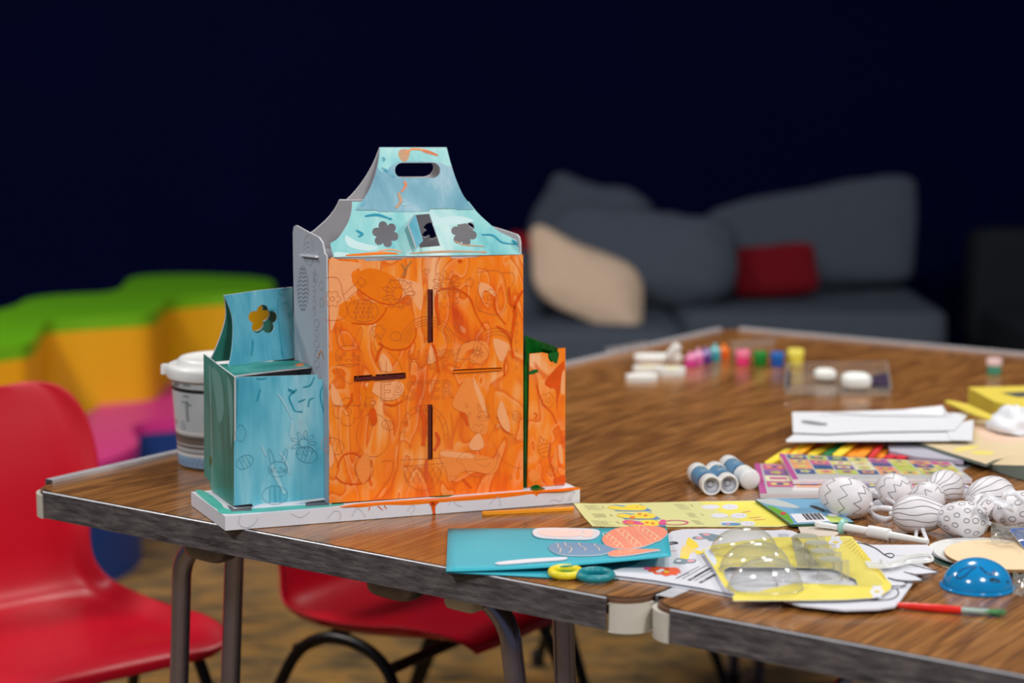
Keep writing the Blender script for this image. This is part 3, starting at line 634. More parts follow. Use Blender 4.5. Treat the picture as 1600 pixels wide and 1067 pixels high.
g.stroke(Z6([(-150, 180), (-130, 250), (-150, 330)]), 8, ORMID); g.stroke(Z6([(-60, 100), (-100, 240), (-80, 420)]), 9, ORMID); g.stroke(Z6([(700, 170), (680, 300), (720, 420)]), 12, ORMID)
g.blob(Z6([(-95, 330), (-60, 320), (-45, 400), (-70, 430), (-95, 390)]), ORDK)
g.stroke(Z5([(590, 110), (560, 150), (530, 210)]), 2.4, mat('grey_green_smear', S(178, 118, 60), .5)); g.stroke(Z5([(520, 130), (545, 170), (540, 215)]), 2.4, MATS['grey_green_smear'])
# printed outline drawings
g.daisy(*Z5([(505, 320)])[0], 26, n=9); g.line(Z5([(440, 250), (500, 235), (560, 250), (600, 320), (560, 390), (480, 405), (430, 340)]), closed=True)
g.bloom(*Z5([(78, 355)])[0], 13, n=6); g.line(Z5([(30, 220), (115, 225), (150, 340), (175, 440), (130, 490), (20, 490)])); g.line(Z5([(150, 330), (245, 240)])); g.line(Z5([(170, 360), (270, 275)])); g.line(circ(*Z5([(265, 245)])[0], 7, 5, 12, .9), closed=True)
for k in range(20): x, y = Z5([(220 + (k % 5) * 26 + (k // 5 % 2) * 12, 385 + (k // 5) * 28)])[0]; g.line(circ(x, y, 1.3, 2, 6), closed=True, smooth=False)
g.egg(*Z5([(275, 430)])[0], 24, .15); g.bunny(*Z5([(185, 720)])[0], 21); g.daisy(*Z5([(810, 260)])[0], 22, n=11); g.line(flower(*Z5([(815, 330)])[0], 21, 10), closed=True, smooth=False)
g.heart(*Z5([(683, 180)])[0], 5); g.line(Z5([(1010, 185), (1160, 185), (1200, 380), (1140, 455), (1050, 440), (1000, 390), (1035, 190)])); g.bloom(*Z5([(1085, 345)])[0], 13, n=5); g.line(Z5([(1160, 190), (1235, 190), (1240, 250), (1190, 330)]))
g.line(flower(*Z5([(960, 250)])[0], 7, 5), closed=True, smooth=False)
for r in (42, 37, 33, 29): g.line(circ(*Z5([(690, 640)])[0], r, r, 18, 0, pi, 2 * pi)); 
for r in (36, 31, 26): g.line(circ(*Z5([(1130, 690)])[0], r, r, 14, 0, pi, 1.8 * pi))
g.line(circ(*Z5([(370, 640)])[0], 6, 14, 14, -.1), closed=True); g.line(flower(*Z5([(375, 565)])[0], 11, 5), closed=True, smooth=False); g.line(circ(*Z5([(485, 595)])[0], 9, 7, 8), closed=True)
g.line(Z5([(880, 740), (910, 650), (1000, 620), (1080, 700), (1040, 780), (960, 740)]), closed=True); g.daisy(*Z5([(1010, 700)])[0], 9, n=8); g.line(Z5([(800, 530), (900, 610), (960, 640)])); g.line(circ(*Z5([(880, 535)])[0], 3.5, 8, 10, -.4), closed=True)
g.line(Z5([(100, 780), (260, 775), (255, 830), (200, 900), (140, 860), (100, 790)])); g.line(Z5([(70, 1040), (350, 1036)])); g.line(circ(*Z5([(335, 1022)])[0], 4, 4, 8), closed=True); g.line(Z5([(320, 880), (470, 880)])); g.line(Z5([(388, 760), (388, 1010)])); g.line(Z5([(424, 745), (424, 860)]))
for k in range(14): x, y = Z5([(1260 + (k % 2) * 30, 460 + k * 28)])[0]; (x < 814) and g.line(circ(x, y, 2, 3, 6), closed=True, smooth=False)
g.writing('HAPPY', 637, 578, 44, INK, slope=-.04, sx=.62); g.writing('EASTER', 594, 626, 42, INK, slope=-.04, sx=.82)
g.line(circ(*Z6([(255, 490)])[0], 38, 47, 30, 0, pi * .93, pi * 2.07)); g.line(circ(*Z6([(255, 490)])[0], 31, 39, 30, 0, pi * .95, pi * 2.05)); g.line(Z6([(105, 650), (385, 635), (385, 670), (120, 690)]), closed=True, smooth=False); g.line(Z6([(120, 690), (150, 800), (240, 845), (330, 810), (375, 680)]))
for k in range(6): x, y = Z6([(135 + k * 40, 740)])[0]; g.line([(x, y - 12), (x + 8, y), (x, y + 14)]); g.line([(x + 8, y - 12), (x, y), (x + 6, y + 14)])
for k in range(9): t = pi * (1.02 + k * .12); x, y = Z6([(255, 490)])[0]; g.line([(x + 38 * cos(t), y + 47 * sin(t)), (x + 31 * cos(t + .1), y + 39 * sin(t + .1))])
g.bunny(*Z6([(635, 370)])[0], 9); g.heart(*Z6([(605, 445)])[0], 8); g.heart(*Z6([(440, 765)])[0], 6); g.chick(*Z6([(590, 665)])[0], 22); g.line(Z6([(665, 520), (720, 430), (760, 460), (850, 520), (885, 515)])); g.line(Z6([(700, 540), (760, 650), (850, 700), (885, 695)])); g.egg(*Z6([(850, 370)])[0], 9, 1.2)
for x, y in ((740, 740), (810, 760), (530, 300), (545, 360)): g.line(circ(*Z6([(x, y)])[0], 2, 4, 8), closed=True)
g.bloom(*Z6([(-235, 340)])[0], 22, n=4); g.line(circ(*Z6([(-70, 490)])[0], 26, 34, 20), closed=True); g.line(flower(*Z6([(-90, 280)])[0], 9, 6), closed=True, smooth=False); g.egg(*Z6([(-330, 560)])[0], 18, .3); g.egg(*Z6([(-130, 700)])[0], 20, 1.4); g.line(Z6([(-20, 660), (50, 655), (60, 700), (30, 780), (-10, 800)])); g.egg(*Z6([(25, 425)])[0], 10, .4)
tower = mb.build('front_wall', castle)

# cross tabs pushed into the slots (edge of the inner boards)
for q, m in zip(slots, (SLOT, SLOT, ORMID, SLOT)):
    mb = MB(); (x0, y0), (x1, y1), (x2, y2), (x3, y3) = q; vert = abs(y3 - y0) > 20
    if vert: mid = [(x0 + .8, y0 + .8), (x1 - 2.2, y0 + .8), (x1 - 2.2, y3 - .8), (x0 + .8, y3 - .8)]
    else: mid = [(x0 + 1, y0 + 2.6), (x1 - 1, y1 + 2.6), (x1 - 1, y2 - .6), (x3 + 1, y3 - .6)]
    mb.prism([HP(x, y, BM - .002) for x, y in mid], NF, .035, m)
    o = mb.build('slot_board', tower)
    o['label'] = 'orange painted board edge in a front slot' if m is ORMID else 'dark red painted board edge in a front slot'

# --- main tower: side walls reaching above the front, back wall
ZT1 = HP(513.5, 404, BM).z; aL = coord(HP(513.5, 600, BM))[0] - .0006; aR = coord(HP(817.5, 600, BM))[0]; zs = HP(513, 360, BM).z
def sidewall(a, nrm, m_out, m_in, name, deco=None):
    z1 = zs - .006; D0, D1 = BM + .0005, BM + DM
    prof = [(D0, ZB), (D1, ZB), (D1, z1 - .006), (D1 - .004, z1 + .002), (D1 - .012, z1 + .004), (BM + DM * .5, z1 - .001), (D0 + .026, z1 - .004), (D0 + .014, z1 - .009), (D0 + .006, z1 - .022), (D0, ZT1 + .004)]
    if deco is None: prof = [(D0, ZB), (D1, ZB), (D1, z1 - .012), (D1 - .003, z1 - .004), (D1 - .010, z1 - .001), (BM + DM * .5, z1 - .003), (D0 + .010, z1 - .006), (D0 + .003, z1 - .009), (D0, z1 - .016)]
    pts = [C(a, b, z) for b, z in prof]; mb = MB(); mb.prism(pts, nrm, .0022, m_out, m_in, GREYB)
    if deco: deco(mb)
    return mb.build(name, castle)
PS = lambda x, y: onplane(x, y, C(aL, 0, 0), NS)
def deco_left(mb):
    s = Face(mb, PS, NS); Z = lambda l: [(280 + x / 3.81, 210 + y / 3.81) for x, y in l]
    s.line(Z([(745, 640), (770, 600), (800, 660), (800, 740), (780, 780), (745, 740)]), INKG, closed=True, off=.0003)
    for k in range(4): s.line(Z([(748, 660 + k * 28), (770, 640 + k * 28), (796, 668 + k * 28)]), INKG, off=.0003)
    for k in range(11):      # feather shaped banded egg
        y = 790 + k * 24; w_ = 34 * sin(pi * (k + 1.5) / 13)
        s.line(Z([(738 - w_, y + 18), (738 - w_ * .5, y + 6), (738, y + 16), (738 + w_ * .5, y + 6), (738 + w_, y + 18)]), INKG, .0016, off=.0003)
    s.line(Z([(738, 780), (705, 850), (705, 960), (725, 1040), (755, 1030), (765, 950), (765, 850)]), INKG, closed=True, off=.0003)
    for y in (830, 880, 940, 1000, 1050): s.line(Z([(795, y), (812, y - 20), (808, y + 20), (798, y + 30)]), INKG, off=.0003)
    for x, y in ((848, 900), (850, 1000), (812, 855)): s.line(circ(*Z([(x, y)])[0], 3, 7, 10), INKG, closed=True, off=.0003)
    for k in range(5): s.line(circ(495, 505 + k * 16, 4 - k % 2, 6, 10), INKG, closed=True, off=.0003)
    s.line([(497, 560), (502, 548), (506, 560)], ORLT2, .0015)
lw_ = sidewall(aL, NS, SIDEG, GREYB, 'side_wall', deco_left); lw_['label'] = 'unpainted grey left side wall with printed egg drawings'
sidewall(aR - .0022, -NS, SIDEG, GREYB, 'side_wall')
mb = MB(); mb.prism([C(a, BM + DM, z) for a, z in ((aL, ZB), (aR, ZB), (aR, ZT1), (aL, ZT1))], -NF, .0022, ORANGE, GREYB); mb.build('back_wall', castle)
mb = MB(); mb.prism([C(aL + .003, BM + .004, ZT1 - .012), C(aR - .003, BM + .004, ZT1 - .012), C(aR - .003, BM + DM - .003, ZT1 - .012), C(aL + .003, BM + DM - .003, ZT1 - .012)], ZAX, .002, GREYB); mb.build('inner_board', castle)
# white tab poking out of the left wall
mb = MB(); P = [PS(x, y) for x, y in ((472.5, 397), (497.5, 399.5), (498, 402.5), (473, 399.5))]; mb.prism([p + NS * .004 for p in P], NS, .004, WHITE); mb.build('locking_tab', lw_)

# --- roof: leaning lower sheets and handle sheets, mirrored front to back
BMID = BM + DM / 2
def plane2(p, q, r): n = (q - p).cross(r - p).normalized(); return p, (n if n.dot(NF) > 0 else -n)
B1 = BM + DM * .27
r0, rn = plane2(HP(520, 402, BM), HP(810, 397.5, BM), HP(640, 327, B1))
h0, hn = plane2(HP(556, 328, B1 - .0015), HP(740, 327.5, B1 - .0015), HP(640, 230, BMID - .001))
ROOF = cr([(550, 315, 0), (549.5, 328, 0), (545, 345, 0), (536, 361, 0), (527, 373, 0), (516, 380, 0)], k=4) + cr([(518, 389, 0), (520, 396, 0), (521, 402, 0)], k=2) + [V((600, 400.5, 0)), V((700, 399.3, 0)), V((815, 397.5, 0))] + \
       cr([(815, 390, 0), (811, 378, 0), (797, 370, 0), (779, 361, 0), (762, 347, 0), (747, 333, 0), (738, 322, 0), (732, 314.5, 0)], k=3) + [V((732, 314.5, 0)), V((640, 315, 0))]
HAND = [V((556, 328, 0))] + cr([(556, 328, 0), (563, 318, 0), (575, 300, 0), (585, 277, 0), (591, 253, 0), (593.5, 230, 0)], k=3)[1:] + [V((698, 230, 0))] + \
       cr([(698, 230, 0), (703, 250, 0), (710, 273, 0), (721, 300, 0), (731, 315, 0), (741, 327, 0)], k=3)[1:] + [V((712, 327.5, 0)), V((712, 325.5, 0)), V((672, 326, 0)), V((671, 330, 0)), V((640, 331, 0)), V((591, 330.5, 0)), V((590, 328, 0))]
winh = [(646, 336), (671, 334), (688, 384), (656, 387)]
holes = [flower(602, 366, 21, 6, .25), winh, flower(725, 364, 20.5, 6, .25)]
slot_h = [(629, 254), (676, 254)] + circ(676, 266, 12, 12, 8, 0, -pi / 2, pi / 2)[1:] + [(629, 278)] + circ(629, 266, 12, 12, 8, 0, pi / 2, 1.5 * pi)[1:-1]
def mirror(p): a, b = coord(p); return C(a, 2 * BMID - b, p.z)
PR_ = lambda x, y: onplane(x, y, r0, rn); PH_ = lambda x, y: onplane(x, y, h0, hn)
for side in (0, 1):
    f = (lambda p: p) if side == 0 else mirror
    nr = rn; nh = hn
    if side: nr = (V((0, 0, rn.z)) - V((rn.x, rn.y, 0))).normalized(); nh = (V((0, 0, hn.z)) - V((hn.x, hn.y, 0))).normalized()
    mb = MB(); hl = [[f(PR_(x, y)) for x, y in h] for h in (holes if side == 0 else holes[:1] + holes[2:])]
    mb.prism([f(PR_(p.x, p.y)) for p in ROOF], nr, .0022, MINT if side == 0 else ORANGE, GREYB, GREYB, hl)
    if side == 0:
        q = Face(mb, PR_, rn)
        q.blob([(532, 399.6), (560, 396), (600, 393), (625, 397), (600, 398), (560, 400)], ORLT2); q.stroke([(540, 399), (580, 396.5), (620, 396)], 3, ORMID); q.stroke([(590, 392), (612, 390), (628, 394)], 2, ORLT)
        q.stroke([(710, 376), (722, 382), (740, 384), (756, 385)], 2, mat('ochre_smear', S(196, 150, 110), .5)); q.stroke([(640, 396), (700, 393), (760, 394)], 3, MATS['ochre_smear'])
        q.stroke([(752, 367), (770, 368), (785, 379), (810, 382)], 3, AQDK); q.stroke([(556, 360), (566, 366), (560, 370)], 4, AQDK); q.stroke([(570, 338), (590, 336), (612, 343)], 4, AQDK); q.stroke([(800, 376), (811, 384), (813, 394)], 5, AQDK)
        q.blob([(676, 352), (690, 340), (720, 338), (740, 345), (720, 350), (700, 352)], mat('pale_mint_wash', S(196, 226, 224), .45)); q.blob([(524, 394), (545, 396), (540, 400), (524, 401)], MATS['pale_mint_wash']); q.blob([(540, 368), (560, 378), (590, 386), (575, 392), (545, 385)], MATS['pale_mint_wash'])
    rp_ = mb.build('roof_panel', castle)
    if side == 0: roof_front = rp_
    mb = MB(); mb.prism([f(PH_(p.x, p.y)) for p in HAND], nh, .0022, STEELB if side == 0 else ORANGE, GREYB, GREYB, [[f(PH_(x, y)) for x, y in slot_h]])
    if side == 0:
        q = Face(mb, PH_, hn)
        q.blob([(594.2, 230.6), (697.3, 230.6), (699.5, 238), (703, 251), (706, 260), (697, 259), (690, 255), (676, 252.5), (640, 251.5), (622, 253), (612, 258), (604, 266), (596, 268), (590, 262), (592, 250)], MINT, smooth=False)
        q.stroke([(632, 240), (645, 233), (668, 236), (684, 243)], 3, ORLT2); q.stroke([(660, 236), (676, 240), (683, 243)], 4, mat('coral_smear', S(226, 122, 70), .45)); q.stroke([(631, 283), (634, 290), (627, 300)], 4, MATS['coral_smear']); q.stroke([(622, 300), (626, 315), (618, 325)], 5, MATS['ochre_smear'])
        q.blob([(628, 233), (640, 236), (637, 250), (628, 252), (622, 240)], MATS['ochre_smear']); q.stroke([(596, 262), (608, 270), (616, 277)], 4, AQDK); q.stroke([(597, 246), (600, 249), (598, 252)], 4, AQDK); q.stroke([(560, 324), (568, 318), (571, 314)], 5, AQDK)
        q.stroke([(625, 317), (633, 320), (640, 318)], 3, AQLT)
    mb.build('handle_panel', castle)
# little window flap folded outwards
hinge0, hinge1 = PR_(646, 336), PR_(656, 387); mb = MB()
q = [hinge0, hinge1, onplane(651.5, 386.5, C(0, BM - .017, 0), NF), onplane(639, 352, C(0, BM - .006, 0), NF)]
n = (q[1] - q[0]).cross(q[2] - q[0]).normalized(); mb.prism([PR_(649, 334), PR_(661, 376), onplane(651, 386.5, r0 + rn * .012, rn), onplane(638.5, 351, r0 + rn * .012, rn)], -n if n.dot(NF) < 0 else n, .0016, AQUA, GREYB); mb.build('window_flap', roof_front)

# --- left tower
DL = HD - BLft - .012
aL0 = coord(HP(366, 690, BLft))[0]
PSL = lambda x, y: onplane(x, y, C(aL0, 0, 0), NS)
mb = MB(); mb.prism(hpts([(366, 589.5), (420, 588), (497, 585.5), (497, 592.5), (515.5, 593.5), (515.5, 610), (514, 781), (478, 783.5), (478, 789.5), (395, 791), (394, 787), (366, 790)], BLft), NF, .0022, AQUA, GREYB, AQLT)
q = Face(mb, lambda x, y: HP(x, y, BLft), NF); ZL = lambda l: [(290 + x / 4.445, 600 + y / 4.445) for x, y in l]; Z3 = lambda l: [(290 + x / 5.081, 430 + y / 5.081) for x, y in l]
for l, w_, m in ((ZL([(520, 30), (505, 80), (495, 120)]), 3, AQDK), (ZL([(715, 40), (750, 50), (720, 90), (740, 150), (760, 185), (810, 192)]), 3, AQDK), (ZL([(780, 125), (830, 105)]), 2.4, AQDK), (ZL([(850, 160), (860, 110), (890, 95)]), 2.4, AQDK),
                 (ZL([(950, 10), (935, 80), (960, 200), (975, 260)]), 2, AQDK), (Z3([(560, 818), (600, 822), (640, 815)]), 2.5, AQDK), (Z3([(395, 830), (402, 890)]), 4, AQDK), (Z3([(930, 890), (990, 870), (1020, 810)]), 2.5, AQDK), (Z3([(815, 900), (850, 930), (880, 905)]), 4, AQDK),
                 (ZL([(745, 260), (740, 350), (760, 400), (720, 440)]), 8, AQLT), (ZL([(600, 560), (630, 640), (690, 760)]), 7, AQLT), (ZL([(530, 430), (560, 500)]), 3, AQLT), (ZL([(650, 470), (700, 540), (720, 620)]), 4, AQLT), (ZL([(640, 60), (690, 140), (740, 240)]), 3, AQLT)):
    q.stroke(l if len(l) > 2 else [l[0], ((l[0][0] + l[1][0]) / 2, (l[0][1] + l[1][1]) / 2), l[1]], w_, m)
q.blob(ZL([(780, 240), (830, 260), (850, 330), (820, 360), (780, 300)]), AQLT); q.blob(ZL([(470, 850), (560, 826), (700, 820), (960, 790), (985, 800), (830, 822), (640, 850), (500, 860)]), mat('bare_white_card_patch', S(206, 216, 224), .6))
q.bunny(*ZL([(640, 590)])[0], 15, INKT); q.egg(*ZL([(620, 770)])[0], 20, 0, INKT); q.daisy(*ZL([(820, 410)])[0], 20, INKT); q.egg(*ZL([(410, 540)])[0], 14, -.5, INKT); q.egg(*ZL([(840, 490)])[0], 17, .3, INKT); q.line(circ(*ZL([(380, 340)])[0], 8, 13, 12), INKT, closed=True)
mb.build('front_wall', castle)
mb = MB(); out = [(366, 589), (366, 790), (361, 790), (355, 786), (330, 766), (327, 750), (319, 744), (318, 553)]
mb.prism([PSL(x, y) for x, y in out], NS, .002, TEALG, GREYB); q = Face(mb, PSL, NS); q.blob([(329, 712), (332, 716), (332, 723), (329, 728), (327, 720)], GRP)
q.blob([(355, 590), (362, 605), (364, 660), (361, 700), (358, 640)], mat('pale_teal_wash', S(104, 160, 152), .5)); q.blob([(331, 575), (345, 590), (350, 640), (342, 660), (335, 610)], MATS['pale_teal_wash']); mb.build('side_wall', castle)
aL1 = coord(HP(514, 600, BLft))[0] - .001; zt = HP(366, 588, BLft).z
mb = MB(); mb.prism([C(aL0, BLft + DL, z) if k == 0 else C(aL1, BLft + DL, z) for k, z in ((0, ZB), (1, ZB), (1, zt), (0, zt))], -NF, .002, TEALG, GREYB); mb.build('back_wall', castle)
# top sheet and its leaning handle with the flower hole
zt1 = zt + .0006; PT_ = lambda x, y: PZ(x, y, zt1); gapz = [(374, 587.4), (506, 571), (510, 575), (500, 583), (440, 585), (400, 588)]
mb = MB(); mb.prism([C(aL0 + .001, BLft + .002, zt1), PT_(436, 578), PT_(504, 570.5), C(aL1 - .003, BLft + .04, zt1), C(aL1 - .002, BLft + DL - .001, zt1), C(aL0 + .001, BLft + DL - .001, zt1)], ZAX, .002, TEALG, GREYB)
q = Face(mb, PT_, ZAX); q.blob([(461, 570.5), (468, 567.5), (475, 568), (474, 571), (466, 572.5)], ORMID); mb.build('top_panel', castle)
b0 = coord(PZ(420, 563, zt1))[1]; bt = b0 + .017
f0, fn_ = plane2(PZ(357, 571.5, zt1), PZ(482, 556, zt1), HP(405, 455, bt)); PF = lambda x, y: onplane(x, y, f0, fn_)
FLP = cr([(357, 572, 0), (361, 556, 0), (364, 530, 0), (364, 500, 0), (358, 478, 0), (350.5, 461.5, 0)], k=3) + [V((405, 453.5, 0))] + cr([(457.5, 448.5, 0), (457.5, 480, 0), (460, 500, 0), (467, 525, 0), (476, 545, 0), (482.5, 554.5, 0)], k=3) + [V((450, 561, 0)), V((394, 566.5, 0)), V((393, 568.5, 0))]
fh = flower(411, 499.5, 23.5, 5, -pi / 2, k=9)
fb = coord(HP(405, 455, bt))[1]
_tl, _tr = PF(350.5, 461.5), PF(457.5, 448.5); _mn = V((-(_tr - _tl).y, (_tr - _tl).x, 0)).normalized()
def mir2(p): return p - _mn * (2 * (p - _tl).dot(_mn) - .0025 * (1 if _mn.dot(NF) < 0 else -1))
mb = MB(); mb.prism([PF(p.x, p.y) for p in FLP], fn_, .0018, AQUA, GREYB, AQLT, [[PF(x, y) for x, y in fh]])
q = Face(mb, PF, fn_)
for l, w_ in ((Z3([(530, 510), (530, 570), (518, 640)]), 3), (Z3([(735, 110), (745, 150), (775, 155)]), 4), (Z3([(740, 120), (790, 105), (820, 110)]), 3), (Z3([(765, 230), (800, 215), (835, 270), (845, 380), (870, 470)]), 3), (Z3([(820, 290), (830, 340)]), 6),
              (Z3([(760, 600), (775, 660)]), 3), (Z3([(860, 610), (890, 590), (930, 640)]), 5), (Z3([(900, 640), (975, 634)]), 4), (Z3([(735, 180), (730, 300), (765, 600)]), 2), (Z3([(660, 272), (690, 275), (708, 268)]), 3)):
    q.stroke(l if len(l) > 2 else [l[0], ((l[0][0] + l[1][0]) / 2, (l[0][1] + l[1][1]) / 2), l[1]], w_, AQDK)
mb.build('handle_panel', castle)
nb = (fn_ - _mn * 2 * fn_.dot(_mn)).normalized()
mb = MB(); mb.prism([mir2(PF(p.x, p.y)) for p in FLP], nb, .0018, AQUA, TEALG, GREYB, [[mir2(PF(x, y)) for x, y in fh]]); mb.build('handle_panel', castle)

# --- right turret
mb = MB(); a_r0 = coord(HP(823, 700, BR))[0]; a_r1 = coord(HP(883, 700, BR))[0]
mb.prism(hpts([(827.5, 553), (848, 551), (856, 552.5), (857, 560), (861, 566), (872, 562), (872, 545), (883.5, 543.5), (883, 757), (823.5, 762)], BR), NF, .0024, ORANGE, GREENP, ORMID)
q = Face(mb, lambda x, y: HP(x, y, BR), NF)
q.blob([(851, 598), (864, 580), (878, 566), (882, 566), (881, 590), (873, 620), (870, 640), (868, 610), (858, 606)], ORDK)
q.blob([(878, 585), (882, 580), (882, 614), (876, 612)], ORLT); q.stroke([(838, 600), (848, 630), (862, 645), (870, 662)], 2.4, ORDK); q.blob([(872, 697), (878, 697), (880, 722), (875, 722)], ORLT); q.blob([(866, 706), (869, 700), (871, 730), (866, 740)], ORLT2)
q.stroke([(860, 690), (858, 715), (866, 740), (870, 758)], 2.6, ORDK); q.blob([(826, 738), (836, 733), (843, 747), (830, 752)], ORLT2); q.blob([(866, 748), (882, 742), (882, 756), (866, 757)], ORDK); q.stroke([(833, 645), (839, 648), (835, 655)], 2, ORDK)
q.stroke([(826, 583), (834, 580.5), (840.5, 579)], 6, GRP); q.stroke([(862, 553), (868, 563), (867, 567)], 6, GRP); q.blob([(857, 553), (872, 550), (872, 560), (868, 566), (862, 563)], GRP); q.blob([(828, 761.5), (838, 757), (844, 761)], GRP)
q.egg(850, 700, 14, 1.3); q.bloom(856, 625, 12); q.egg(862, 735, 9, .4)
mb.build('front_wall', castle)
zr = HP(830, 551, BR).z; zrb = HP(825, 524, BR).z
mb = MB(); mb.prism([C(a_r0 - .002, BR + .001, ZB), C(a_r0 - .002, BR + .085, ZB), C(a_r0 - .002, BR + .085, zrb - .01), C(a_r0 - .002, BR + .001, zrb)], NS, .002, GREENP, GREENP); mb.build('side_wall', castle)
mb = MB(); mb.prism([C(a_r1, BR + .001, ZB), C(a_r1, BR + .085, ZB), C(a_r1, BR + .085, zr - .006), C(a_r1, BR + .03, zr - .004), C(a_r1, BR + .001, zr)], -NS, .002, ORANGE, GREENP); mb.build('side_wall', castle)
bb = BR + .06; mb = MB(); o = [(HP(822, 600, bb), ZB)]
JAG = [(821, 524.5), (830, 528), (838, 530.5), (840, 532), (851, 535.5), (862, 539.5), (866, 541.5), (876, 544)]
top = [HP(x, y, bb) for x, y in JAG]; mb.prism(top + [V((top[-1].x, top[-1].y, ZB)), V((top[0].x, top[0].y, ZB))], NF, .002, GREENP, ORANGE); o = mb.build('back_wall', castle); o['label'] = 'dark green back wall with a jagged top edge'
# green strip in the gap between tower and turret
mb = MB(); mb.prism(hpts([(817.6, 566), (826, 566), (824, 762), (817.6, 763)], BM + .012), NF, .002, GREENP); mb.build('joining_strip', castle)

# =================================================================== big white paint tub behind the castle
def px_r(px_w, p): return px_w / FPX * ((V(p) - CAM).dot(F_)) / 2      # radius of something px_w wide in the photo at p
tubc = PZ(349, 723, ZT); _tubs = .94
tub = thing('paint_tub', tuple(tubc), 'white plastic paint tub with lid standing behind the turquoise tower of the castle', 'tub')
TUBL = mat('pale_grey_label', S(196, 204, 206), .4, var=.02); DKBL = mat('dark_blue_band', S(30, 44, 96), .4); BLK2 = mat('black_label_print', S(30, 30, 32), .5); BRN = mat('brown_barcode_print', S(112, 98, 88), .5)
PALEB = mat('pale_blue_zigzag_print', S(150, 180, 206), .5); TXTG = mat('grey_small_print', S(120, 128, 130), .6)
rb, rt, ht = .0595, .0675, .128
zr_ = lambda z: rb + (rt - rb) * z / ht
mb = MB(); prof = [(0, .002), (rb - .003, .002), (rb, .004)]; ms = [TUBL, PALEB]
bands = [(.004, PALEB), (.018, WPLAS), (.022, TUBL), (.0225, BRN), (.0245, TUBL), (.026, BRN), (.0265, TUBL), (.029, BRN), (.033, TUBL), (.0345, BRN), (.042, mat('dark_barcode_bar', S(64, 58, 56), .5)), (.0435, BRN), (.0465, TUBL), (.048, BRN), (.0485, WPLAS), (.052, TUBL), (.105, BLK2), (.110, TUBL), (.1195, DKBL), (.1235, TUBL), (.128, TUBL)]
prof = [(0, .002), (zr_(.004) - .002, .002)] + [(zr_(z), z) for z, m in bands]; ms = [WPLAS, PALEB] + [m for z, m in bands[:-1]]
mb.lathe(tubc, prof, TUBL, seg=48, mats=ms)
def tubpt(ang, z, off=.0004): t = -pi / 2 + ang; r = zr_(z) + off; return tubc + V((r * cos(t), r * sin(t), z))
nrm = lambda p: V((p.x - tubc.x, p.y - tubc.y, 0)).normalized()
for k in range(24):       # zigzag frieze at the foot
    a = -1.5 + k * .13; mb.line([tubpt(a, .006), tubpt(a + .065, .016), tubpt(a + .13, .006)], .0012, mat('blue_zigzag_line', S(104, 142, 182), .5), nrm)
for k, (z, a, l) in enumerate([(.115, -1.0, .18), (.1125, -1.02, .12), (.1005, -.72, .16), (.092, -.78, .2), (.089, -.60, .1), (.1155, -.7, .2)]): mb.line([tubpt(a, z), tubpt(a + l / 2, z), tubpt(a + l, z)], .0018, TXTG, nrm)
mb.line([tubpt(-1.1 + k * .1, .1125) for k in range(3)], .002, mat('green_small_print', S(60, 130, 60), .6), nrm)
mb.line([tubpt(-.62, z / 1000) for z in range(66, 96, 4)], .0022, TXTG, nrm); mb.line([tubpt(-.67, z / 1000) for z in range(66, 94, 4)], .0008, TXTG, nrm)
mb.line([tubpt(-.80 + .075 * cos(t * pi / 8), .060 + .006 * sin(t * pi / 8)) for t in range(16)], .0007, TXTG, nrm, closed=True); mb.line([tubpt(-.835, .057), tubpt(-.80, .063), tubpt(-.765, .057)], .0007, TXTG, nrm)
mb.line([tubpt(-1.12, .06), tubpt(-1.1, .066)], .004, mat('orange_small_print', S(206, 130, 96), .6), nrm)
for k in range(9): mb.line([tubpt(-.30 + k * .05, .115), tubpt(-.27 + k * .05, .115)], .001, WPLAS, nrm)
mb.build('bucket', tub, smooth=True, angle=40)
mb = MB(); R0 = .0725
mb.lathe(tubc, [(R0 - .003, .120), (R0, .121), (R0 + .001, .132), (R0 - .001, .136), (R0 - .004, .1375), (R0 - .008, .1375), (R0 - .010, .1355), (R0 - .013, .1375), (R0 - .0145, .143), (R0 - .018, .146), (R0 - .022, .1465), (R0 - .026, .1435), (0, .143)], WPLAS, seg=56)
mb.lathe(tubc, [(R0 - .003, .120), (rt - .001, .121)], WPLAS, seg=56)
t_ = tubpt(-1.45, .134, .004); mb.box(t_ + V((-.002, 0, -.004)), (.010, .016, .012), WPLAS); mb.build('lid', tub, smooth=True, angle=50)

# =================================================================== flat things on the right half of the table
def sheet_pts(px, z): return [PZ(x, y, z) for x, y in px]
def up_face(mb, z, n=ZAX): return Face(mb, lambda x, y: PZ(x, y, z), n)
SCRIPT_TXT = mat('dark_text_ink', S(66, 66, 50), .6)
def textlines(f, quad, rows, m=SCRIPT_TXT, wd=.0009):
    """rows of fine print inside a photo quad (tl, tr, br, bl)"""
    tl, tr, br, bl = quad
    for k in range(rows):
        t = (k + .5) / rows; a = (tl[0] + (bl[0] - tl[0]) * t, tl[1] + (bl[1] - tl[1]) * t); b = (tr[0] + (br[0] - tr[0]) * t, tr[1] + (br[1] - tr[1]) * t)
        e = 1 - random.random() * .3; x = 0
        while x < e:
            w_ = .06 + random.random() * .12; x2 = min(e, x + w_)
            f.line([(a[0] + (b[0] - a[0]) * x, a[1] + (b[1] - a[1]) * x), (a[0] + (b[0] - a[0]) * x2, a[1] + (b[1] - a[1]) * x2)], m, wd, off=.0002); x = x2 + .03

